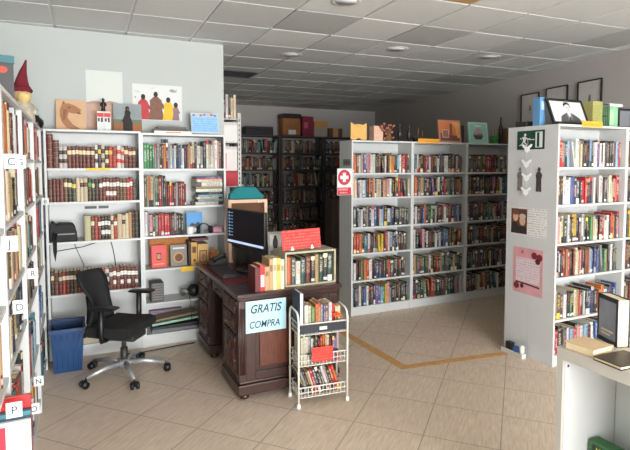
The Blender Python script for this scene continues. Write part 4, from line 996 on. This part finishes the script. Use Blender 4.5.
# ---------------------------------------------------------------- side panel of the bookcase under the portrait
SX = 3.4995
def side(name, lab, cat, y, z): return thing(name, lab, cat, (SX, y, z), -PI / 2)
GREEN = pm('exit_green', (22, 66, 50), .4)
e = side('exit_sign', 'dark green exit sign with a running figure on the bookcase side', 'sign', 3.285, 1.79)
bx(0, .285, -.003, 0, 0, .16).obj('panel', GREEN, e)
man = [(ell(.085, .125, .012, .013), 0), ([(.06, .108), (.085, .112), (.1, .098), (.085, .06), (.065, .062)], 0), ([(.065, .1), (.04, .085), (.03, .1), (.036, .104), (.044, .094), (.06, .11)], 0), ([(.09, .108), (.12, .092), (.14, .098), (.138, .09), (.12, .082), (.095, .092)], 0),
       ([(.085, .064), (.11, .045), (.1, .015), (.092, .015), (.097, .042), (.07, .06)], 0), ([(.07, .066), (.055, .04), (.025, .03), (.025, .038), (.048, .048), (.062, .07)], 0), (rect(.195, .265, .015, .145), 0), (rect(.21, .235, .02, .14), 1), (rect(.13, .185, .08, .086), 0)]
layers(man, -.003, .0002).obj('pictogram', [PAPER, GREEN], e)
BIRD = pm('bright_white_paper', (246, 246, 246), .8, var=.01)
CUT = [(0, .06), (-.055, .095), (-.075, .085), (-.062, .06), (-.04, .05), (-.035, .02), (0, -.005), (.035, .02), (.04, .05), (.062, .06), (.075, .085), (.055, .095)]
for i, (y, z) in enumerate(((3.16, 1.765), (3.165, 1.635), (3.16, 1.52), (3.165, 1.40))):
    e = side('paper_garland', ('topmost', 'second', 'third', 'lowest')[i] + ' white paper bird cut-out hanging on the bookcase side', 'cut-out', y, z)
    mb = MB(); mb.prism([(q * .75, r * .75) for q, r in CUT], -.022, -.0205); mb.obj('cut_paper', BIRD, e)
    MB().tube([(0, -.02, .04), (0, -.012, .08), (0, -.02, .12)], .0012, 5).obj('thread', PAPER, e)
for i, y in enumerate((3.275, 3.075)):
    e = side('figure_cutout', ('left', 'right')[i] + ' dark standing figure cut-out beside the white paper birds', 'cut-out', y, 1.435)
    mb = MB(); mb.prism([(.0, .0), (.025, 0), (.028, .09), (.03, 0), (.055, 0), (.052, .1), (.06, .14), (.045, .165), (.01, .165), (-.005, .14), (.003, .1)], -.0025, -.0005)
    mb.prism(ell(.028, .185, .015, .02), -.0025, -.0005); mb.obj('cut_body', pm('statue_print_%s' % ('pale', 'dark')[i], ((118, 112, 106), (66, 58, 56))[i], .8, var=.25, scale=60), e)
e = side('poster', 'white notice with a dark photo of two faces on the bookcase side', 'poster', 3.345, 1.05)
bx(0, .385, -.001, 0, 0, .24).obj('sheet', text_mat('typed_notice', (222, 220, 216), (120, 118, 118), .02, .55, .5, 130), e)
layers([(rect(.01, .185, .012, .228), 0), (ell(.06, .16, .03, .045), 1), (ell(.06, .195, .034, .022), 2), (ell(.135, .125, .032, .045), 1), (ell(.135, .165, .036, .022), 3), ([(.01, .012), (.185, .012), (.185, .07), (.13, .085), (.1, .07), (.06, .115), (.02, .1)], 4)], -.001, .0002).obj('printed_photo', [pm('photo_brown', (96, 56, 46), .6), pm('photo_skin', (206, 160, 134), .6), pm('photo_hair', (110, 70, 50), .6), pm('photo_grey', (190, 176, 160), .6), DKP], e)
e = side('poster', 'pink bordered poster with dark red roses on the bookcase side', 'poster', 3.30, .545)
bx(0, .315, -.001, 0, 0, .40).obj('sheet', pm('pink_poster', (206, 150, 156), .7, var=.1), e)
layers([(rect(.03, .285, .1, .31), 0)], -.001, .0003).obj('text_block', text_mat('pink_notice_text', (214, 196, 200), (170, 140, 150), .022, .6, .5, 90), e)
roses = [pm('rose_red', (120, 34, 50), .7, var=.25, scale=60), pm('rose_dark', (84, 28, 40), .7), pm('rose_blush', (186, 90, 110), .7)]
for q, (cx, cz, r1, m) in enumerate(((.225, .345, .03, 0), (.28, .335, .03, 0), (.262, .30, .026, 1), (.04, .06, .03, 0), (.1, .065, .02, 1), (.1, .362, .014, 2))):
    layers([(ell(cx, cz, r1, r1), 0)], -.0018 - .0002 * q, .0002).obj('printed_rose', roses[m], e)
layers([([(.03, .09), (.285, .07), (.285, .085), (.03, .102)], 0)], -.0015, .0002).obj('printed_ribbon', roses[1], e)
# sockets and plugs on the floor at the foot of the panel
e = thing('power_strip', 'power strip with dark and blue plugs on the floor by the panel', 'power strip', (3.435, 3.10, 0), PI / 2)
bx(0, .24, -.025, .025, .0005, .04).obj('strip_body', pm('strip_white', (200, 196, 188), .4), e, bevel=.004)
bx(.05, .11, -.02, .02, .0405, .085).obj('plug', pm('blue_plug', (60, 96, 150), .4), e, bevel=.004, label='blue plug')
bx(.125, .19, -.022, .022, .0405, .105).obj('plug', BLACK, e, bevel=.004, label='black plug')
MB().lathe([(.012, .0405), (.02, .045), (.02, .10), (.014, .11)], (.025, 0, 0), 16).obj('plug', pm('white_cord', (222, 218, 208), .5), e, label='round white plug')
# ---------------------------------------------------------------- on top of the portrait bookcase
TQ = 1.9878
e = thing('binder', 'blue box binder standing left of the framed portrait', 'binder', (3.506, 3.06, TQ), 0)
bx(0, .062, 0, .075, 0, .235).obj('binder_cover', pm('sky_blue_binder', (92, 142, 184), .5), e, bevel=.003)
bx(.014, .048, -.002, 0, .13, .2).obj('spine_label', pm('binder_label', (168, 196, 216), .6), e)
e = thing('framed_portrait', 'black framed black-and-white portrait of a person in a suit', 'picture', (3.54, 2.95, TQ + .007), 0, rot=(-.38, 0, 0))
FW, FH, fb = .43, .235, .022
MB().box(0, FW, -.004, .012, .001, fb).box(0, FW, -.004, .012, FH - fb, FH).box(0, fb, -.004, .012, fb, FH - fb).box(FW - fb, FW, -.004, .012, fb, FH - fb).obj('frame', pm('black_frame', (24, 24, 26), .35), e)
bx(fb, FW - fb, 0, .01, fb, FH - fb).obj('print', pm('silver_print', (198, 200, 202), .5, var=.05, scale=4), e)
layers([([(.1, fb), (.12, .075), (.17, .098), (.2, .11), (.25, .108), (.29, .09), (.335, .06), (.35, fb)], 0), ([(.195, .085), (.2, .13), (.245, .13), (.25, .085), (.225, .05)], 1), ([(.185, .1), (.2, .115), (.222, .05), (.2, .045)], 2), ([(.262, .1), (.245, .112), (.222, .05), (.24, .04)], 2), ([(.215, .07), (.228, .07), (.232, .035), (.222, .022), (.212, .035)], 3),
        (ell(.222, .152, .034, .044, 20), 1), ([(.186, .155), (.183, .185), (.2, .205), (.235, .208), (.258, .19), (.26, .155), (.252, .178), (.23, .188), (.205, .182), (.192, .172)], 3), (ell(.209, .156, .006, .003), 3), (ell(.236, .156, .006, .003), 3), (rect(.212, .234, .127, .13), 2), ([(.221, .155), (.225, .155), (.227, .14), (.219, .14)], 4)], 0, .0002).obj('portrait', [pm('suit_grey', (74, 74, 76), .5), pm('face_grey', (206, 204, 200), .5), pm('shadow_grey', (110, 110, 112), .5), pm('hair_black', (30, 30, 32), .5), pm('nose_grey', (170, 168, 166), .5)], e)
MB().box(.19, .23, .012, .016, .0, .16).obj('strut', BLACK, e)
solo('case', bx(0, .1, 0, .12, 0, .045), pm('dark_case', (40, 36, 36), .5), 'flat dark case at the left edge of the portrait bookcase', 'case', (3.508, 3.20, TQ), 0, bevel=.004)
e = thing('machine', 'silver grey machine behind the framed portrait', 'machine', (3.72, 3.13, TQ), 0)
bx(0, .28, 0, .2, 0, .20).obj('machine_body', pm('silver_body', (178, 180, 180), .4), e, bevel=.01); bx(.04, .24, .02, .18, .201, .235).obj('lid', pm('silver_lid', (200, 200, 198), .4), e, bevel=.008)
e = thing('carton', 'yellowish green tea carton right of the framed portrait', 'carton', (4.075, 3.0, TQ), 0)
bx(0, .125, 0, .12, 0, .225).obj('carton_body', pm('olive_carton', (162, 156, 98), .6, var=.1), e); bx(.02, .1, -.0015, 0, .05, .19).obj('printed_front', pm('olive_print', (148, 150, 84), .6, var=.2, scale=60), e)
e = thing('wire_basket', 'dark wire letter basket beside the green carton', 'basket', (4.205, 2.99, TQ + .004), 0)
b = MB()
for z in (.0, .1, .2): b.tube([(0, 0, z), (.075, 0, z), (.075, .12, z), (0, .12, z)], .003, 6, closed=True)
for i in range(4):
    x = .075 * i / 3; b.tube([(x, 0, .2), (x, 0, 0), (x, .12, 0), (x, .12, .2)], .0025, 6)
b.obj('wires', pm('green_wire', (60, 78, 60), .5), e)
e = thing('carton', 'pale green carton with a white top near the right edge', 'carton', (4.29, 3.0, TQ), 0)
bx(0, .12, 0, .12, 0, .19).obj('carton_body', pm('mint_carton', (136, 192, 148), .6, var=.12), e); bx(.012, .06, -.0015, 0, .03, .16).obj('printed_front', pm('mint_print', (176, 214, 168), .6), e)
bx(-.001, .18, -.001, .13, .192, .215).obj('lid', PAPER, e)
e = thing('black_box', 'black box on the bookcase top cut off by the right edge', 'box', (4.425, 3.0, TQ), 0)
bx(0, .16, 0, .13, 0, .18).obj('casing', BLACK, e, bevel=.004); bx(.012, .148, -.002, 0, .02, .16).obj('front_panel', pm('grey_screen', (120, 122, 128), .3), e)
# ---------------------------------------------------------------- frames on the right wall
ang = math.atan2(1, WX1)
for lab, y0, y1, z0, z1 in (('thin black frame on the grey wall behind the blue binder', 5.02, 4.69, 2.2, 2.59), ('thin black frame on the grey wall above the portrait', 4.57, 4.22, 2.2, 2.61), ('thin black frame on the grey wall, nearest to the right edge', 4.07, 3.74, 2.2, 2.61)):
    e = thing('wall_picture', lab, 'picture', (wallx(y0) - .004, y0, z0), ang - PI, 'black frames on the right wall')
    w, h, b = (y0 - y1) * 1.01, z1 - z0, .012
    MB().box(0, w, -.018, -.001, 0, b).box(0, w, -.018, -.001, h - b, h).box(0, b, -.018, -.001, b, h - b).box(w - b, w, -.018, -.001, b, h - b).obj('frame', pm('black_frame', (24, 24, 26), .35), e)
    bx(b, w - b, -.008, -.002, b, h - b).obj('mount', pm('pale_mount', (196, 192, 184), .7), e)
    layers([([(w * .45, h * .42), (w * .56, h * .44), (w * .55, h * .58), (w * .5, h * .63), (w * .46, h * .55)], 0), (rect(w * .4, w * .6, h * .36, h * .38), 1)], -.008, .0004).obj('drawing', [pm('ink_wash', (110, 106, 102), .7), pm('caption', (150, 146, 140), .7)], e)
# ---------------------------------------------------------------- things at the rear
RZ = 2.2505
e = thing('case', 'long low black case on top of the rear shelving', 'case', (2.98, 9.44, RZ), 0)
MB().box(0, .56, 0, .28, 0, .12).obj('case_body', pm('black_case', (40, 36, 42), .6), e, bevel=.01); bx(.0, .56, 0, .28, .1205, .165).obj('lid', pm('black_case_lid', (54, 46, 54), .6), e, bevel=.01)
e = thing('suitcase', 'tan and black bag standing on the rear shelving', 'bag', (3.74, 9.45, RZ), 0)
bx(0, .4, 0, .26, 0, .42).obj('bag_body', pm('rust_bag', (150, 96, 54), .7, var=.2), e, bevel=.04); MB().box(-.005, .405, -.006, .266, .345, .44).obj('flap', BLACK, e, bevel=.02)
bx(.12, .28, -.012, -.0065, .03, .12).obj('label', PAPER, e)
e = thing('carton', 'dark red carton on the rear shelving next to the bag', 'carton', (4.17, 9.45, RZ), 0)
bx(0, .24, 0, .25, 0, .40).obj('carton_body', pm('crimson_carton', (130, 34, 60), .7), e); bx(.03, .12, -.003, 0, .16, .28).obj('label', pm('crimson_label', (190, 90, 110), .7), e)
e = thing('carton', 'pale carton with an orange top on the rear shelving', 'carton', (4.43, 9.45, RZ), 0)
bx(0, .3, 0, .25, 0, .2).obj('carton_body', pm('pale_carton', (170, 156, 142), .7), e); bx(0, .3, 0, .25, .2005, .31).obj('lid', pm('orange_lid', (204, 140, 60), .7), e)
e = thing('carton', 'brown carton at the right end of the rear shelving top', 'carton', (4.76, 9.45, RZ), 0)
bx(0, .32, 0, .25, 0, .18).obj('carton_body', BROWN, e); bx(.1, .22, -.002, 0, .0, .18).obj('tape', TAN, e)
z = 0.0005
for lab, h, w in (('lowest grey carton stacked on the floor before the rear shelving', .28, .36), ('middle carton stacked before the rear shelving', .42, .34), ('topmost carton of the stack before the rear shelving', .28, .3)):
    e = thing('carton', lab, 'carton', (4.6, 9.0, z), 0, 'cartons stacked before the rear shelving')
    bx(0, w, 0, .3, 0, h).obj('carton_body', pm('grey_carton', (132, 118, 104), .8, var=.12), e); bx(w * .45, w * .55, -.002, 0, 0, h).obj('tape', TAN, e)
    z += h + .001
# ---------------------------------------------------------------- floor tape, ceiling fittings
def ribbon(name, a, b, w, m, lab, z=.0012):
    a, b = Vector((*a, 0)), Vector((*b, 0)); n = Vector((-(b - a).y, (b - a).x, 0)).normalized() * w / 2
    mb = MB(); v = [a - n, b - n, b + n, a + n]
    mb.add([(p.x, p.y, .0002) for p in v] + [(p.x, p.y, z) for p in v], [(3, 2, 1, 0), (4, 5, 6, 7), (0, 1, 5, 4), (1, 2, 6, 5), (2, 3, 7, 6), (3, 0, 4, 7)])
    return solo(name, mb, m, lab, 'tape')
TAPE = pm('worn_orange_tape', (196, 148, 92), .6, var=.18, scale=14)
ribbon('floor_tape', (2.36, 4.70), (2.40, 3.42), .085, TAPE, 'worn orange tape on the floor running back along the aisle')
ribbon('floor_tape', (2.36, 3.40), (3.40, 3.27), .075, TAPE, 'worn orange tape on the floor crossing to the exit sign panel', .0010)
for lab, x, y in (('round ceiling downlight nearest, at the top edge of the photo', 1.835, 3.36), ('round ceiling downlight above the central bookcases', 3.05, 4.48), ('round ceiling downlight towards the right wall', 4.20, 4.36), ('round ceiling downlight over the portrait bookcase aisle', 2.16, 5.2)):
    e = thing('ceiling_downlight', lab, 'ceiling light', (x, y, ZC - .0005), 0, 'round ceiling downlights')
    MB().lathe([(.082, -.001), (.115, -.001), (.113, -.004), (.09, -.005), (.082, -.003)], (0, 0, 0), 28).obj('trim_ring', pm('downlight_rim', (214, 214, 212), .4), e)
    MB().lathe([(.001, -.001), (.08, -.001), (.08, -.0055), (.001, -.0055)], (0, 0, 0), 24).obj('lens', pm('frosted_lens', (214, 214, 222), .35), e)
e = thing('ceiling_vent', 'dark square air vent in the ceiling past the white wall', 'vent', (1.75, 6.35, ZC - .0005), 0)
MB().box(0, .42, 0, .025, -.012, 0).box(0, .42, .395, .42, -.012, 0).box(0, .025, .025, .395, -.012, 0).box(.395, .42, .025, .395, -.012, 0).obj('frame', DARK, e)
mb = MB()
for i in range(8): mb.box(.026, .394, .04 + i * .045, .062 + i * .045, -.008, -.002)
mb.obj('slat', BLACK, e)

# ---------------------------------------------------------------- light, world, camera
w = bpy.data.worlds.new('World'); bpy.context.scene.world = w; w.use_nodes = True
bg = w.node_tree.nodes['Background']; bg.inputs[0].default_value = (.85, .92, 1, 1); bg.inputs[1].default_value = 1.2
def area(name, loc, rot, sx, sy, power, col):
    l = bpy.data.lights.new(name, 'AREA'); l.shape = 'RECTANGLE'; l.size = sx; l.size_y = sy; l.energy = power; l.color = col
    o = bpy.data.objects.new(name, l); C.objects.link(o); o.location = loc; o.rotation_euler = rot
    return o
area('window_daylight', ((OX0 + OX1) / 2, YF - .1, (OZ0 + OZ1) / 2), (math.radians(80), 0, 0), OX1 - OX0 + .2, OZ1 - OZ0 + .2, 540, (.965, .99, 1.0))
area('added_ceiling_fill', ((OX0 + OX1) / 2, YF - .35, .55), (math.radians(118), 0, 0), OX1 - OX0, .9, 250, (.98, .985, .98))  # unseen upward light, added to brighten the ceiling
cam = bpy.data.cameras.new('camera'); co = bpy.data.objects.new('camera', cam); C.objects.link(co)
cam.sensor_width = 36.0; cam.lens = 509.0 / 630.0 * 36.0; cam.shift_y = -30.0 / 630.0
co.location = (0, 0, 1.65); co.rotation_euler = (PI / 2 - math.atan(29.0 / 509.0), 0, -math.radians(25.2)); cam.clip_start = .05
S = bpy.context.scene; S.camera = co
S.view_settings.view_transform = 'Standard'; S.view_settings.look = 'None'; S.view_settings.gamma = 1; S.view_settings.use_curve_mapping = False
S.view_settings.exposure = 0.25
S.cycles.use_denoising = True; S.cycles.max_bounces = 8; S.cycles.diffuse_bounces = 5; S.cycles.sample_clamp_indirect = 6

# ---------------------------------------------------------------- books: which show largest become objects, the rest one mass
def finish_books(limit=330):
    from mathutils.bvhtree import BVHTree
    vl = bpy.context.view_layer; vl.update()
    vs, ps = [], []
    for o in bpy.context.scene.objects:
        if o.type == 'MESH' and o.data and len(o.data.polygons) < 3000:
            b = len(vs); mw = o.matrix_world
            vs.extend(mw @ v.co for v in o.data.vertices); ps.extend(tuple(b + i for i in p.vertices) for p in o.data.polygons)
    for B in BOOKS:
        B['geo'] = book_geo(B['t'], B['h'], B['d'])
        b = len(vs); vs.extend(B['M'] @ Vector(p) for p in B['geo'][0]); ps.extend(tuple(b + i for i in f) for f in B['geo'][1])
    bvh = BVHTree.FromPolygons(vs, ps)
    eye = co.matrix_world.translation.copy(); inv = co.matrix_world.inverted(); fpx = 509.0
    for B in BOOKS:
        hit = tot = 0; M = B['M']; t, h = B['t'], B['h']; nrm = (M.to_3x3() @ Vector((0, -1, 0))).normalized(); wmid = None
        for u in (.15, .5, .85):
            for q in (.06, .25, .5, .75, .94):
                p = M @ Vector((t * u, -.001, h * q)); tot += 1
                pc = inv @ p
                if pc.z > -.05: continue
                X = 315 + fpx * pc.x / -pc.z; Y = 195 - fpx * pc.y / -pc.z
                if not (0 <= X <= 630 and 0 <= Y <= 450): continue
                d = p - eye; L = d.length
                r = bvh.ray_cast(eye, d / L, L - .004)
                if r[0] is None: hit += 1
        c = M @ Vector((t / 2, 0, h / 2)); d = eye - c; L = d.length
        cosv = max(0.0, nrm.dot(d / L))
        B['px'] = hit / tot * t * h * (fpx / L) ** 2 * cosv
        if cosv < .05: B['px'] = 0
    vis = [B for B in BOOKS if B['px'] > 2.5]
    vol = [B for B in vis if B['kind'] == 'leather_volume']
    bks = sorted((B for B in vis if B['kind'] == 'book'), key=lambda B: -B['px'])
    single = vol + bks[:limit]
    ids = {id(B) for B in single}
    def make(name, Bs, local, which=None):
        vv, ff, c1, c2, st, rn, uvs = [], [], [], [], [], [], []
        for B in Bs:
            v, f, page, uv = B['geo']; b = len(vv)
            vv.extend(tuple(p) if local else tuple(B['M'] @ Vector(p)) for p in v)
            a1, a2, pg = lin(B['col']), lin(B['c2']), lin((214, 200, 170))
            for k, q in enumerate(f):
                if which is not None and page[k] != which: continue
                ff.append(tuple(b + i for i in q)); c1.append(pg if page[k] else a1); c2.append(pg if page[k] else a2)
                st.append(B['st']); rn.append(B['rn']); uvs.extend(uv[k])
        if which is not None:
            us = sorted({i for q in ff for i in q}); mp = {i: n for n, i in enumerate(us)}
            vv = [vv[i] for i in us]; ff = [tuple(mp[i] for i in q) for q in ff]
        me = bpy.data.meshes.new(name); me.from_pydata(vv, [], ff); me.materials.append(BOOKM)
        for nm, dt, arr in (('c1', 'FLOAT_COLOR', c1), ('c2', 'FLOAT_COLOR', c2)):
            at = me.attributes.new(nm, dt, 'FACE'); at.data.foreach_set('color', [x for c in arr for x in c])
        for nm, arr in (('st', st), ('rn', rn)):
            at = me.attributes.new(nm, 'FLOAT', 'FACE'); at.data.foreach_set('value', arr)
        ul = me.uv_layers.new(name='UVMap'); ul.data.foreach_set('uv', [x for c in uvs for x in c])
        o = bpy.data.objects.new(name, me); C.objects.link(o)
        return o
    for B in single:
        parts = B['px'] > 70
        o = make(B['kind'], [B], True, False if parts else None); o.matrix_world = B['M']
        if parts: make('page_block', [B], True, True).parent = o
        tag(o, B['label'], 'book', B['group'])
    rest = [B for B in BOOKS if id(B) not in ids]
    o = make('shelved_books', rest, False); o['kind'] = 'stuff'
    o['label'] = 'remaining smaller and half hidden books on all the shelves'; o['category'] = 'books'
    print('BOOKS total', len(BOOKS), 'visible', len(vis), 'volumes', len(vol), 'book', min(limit, len(bks)), 'cut px', bks[min(limit, len(bks)) - 1]['px'])
finish_books()
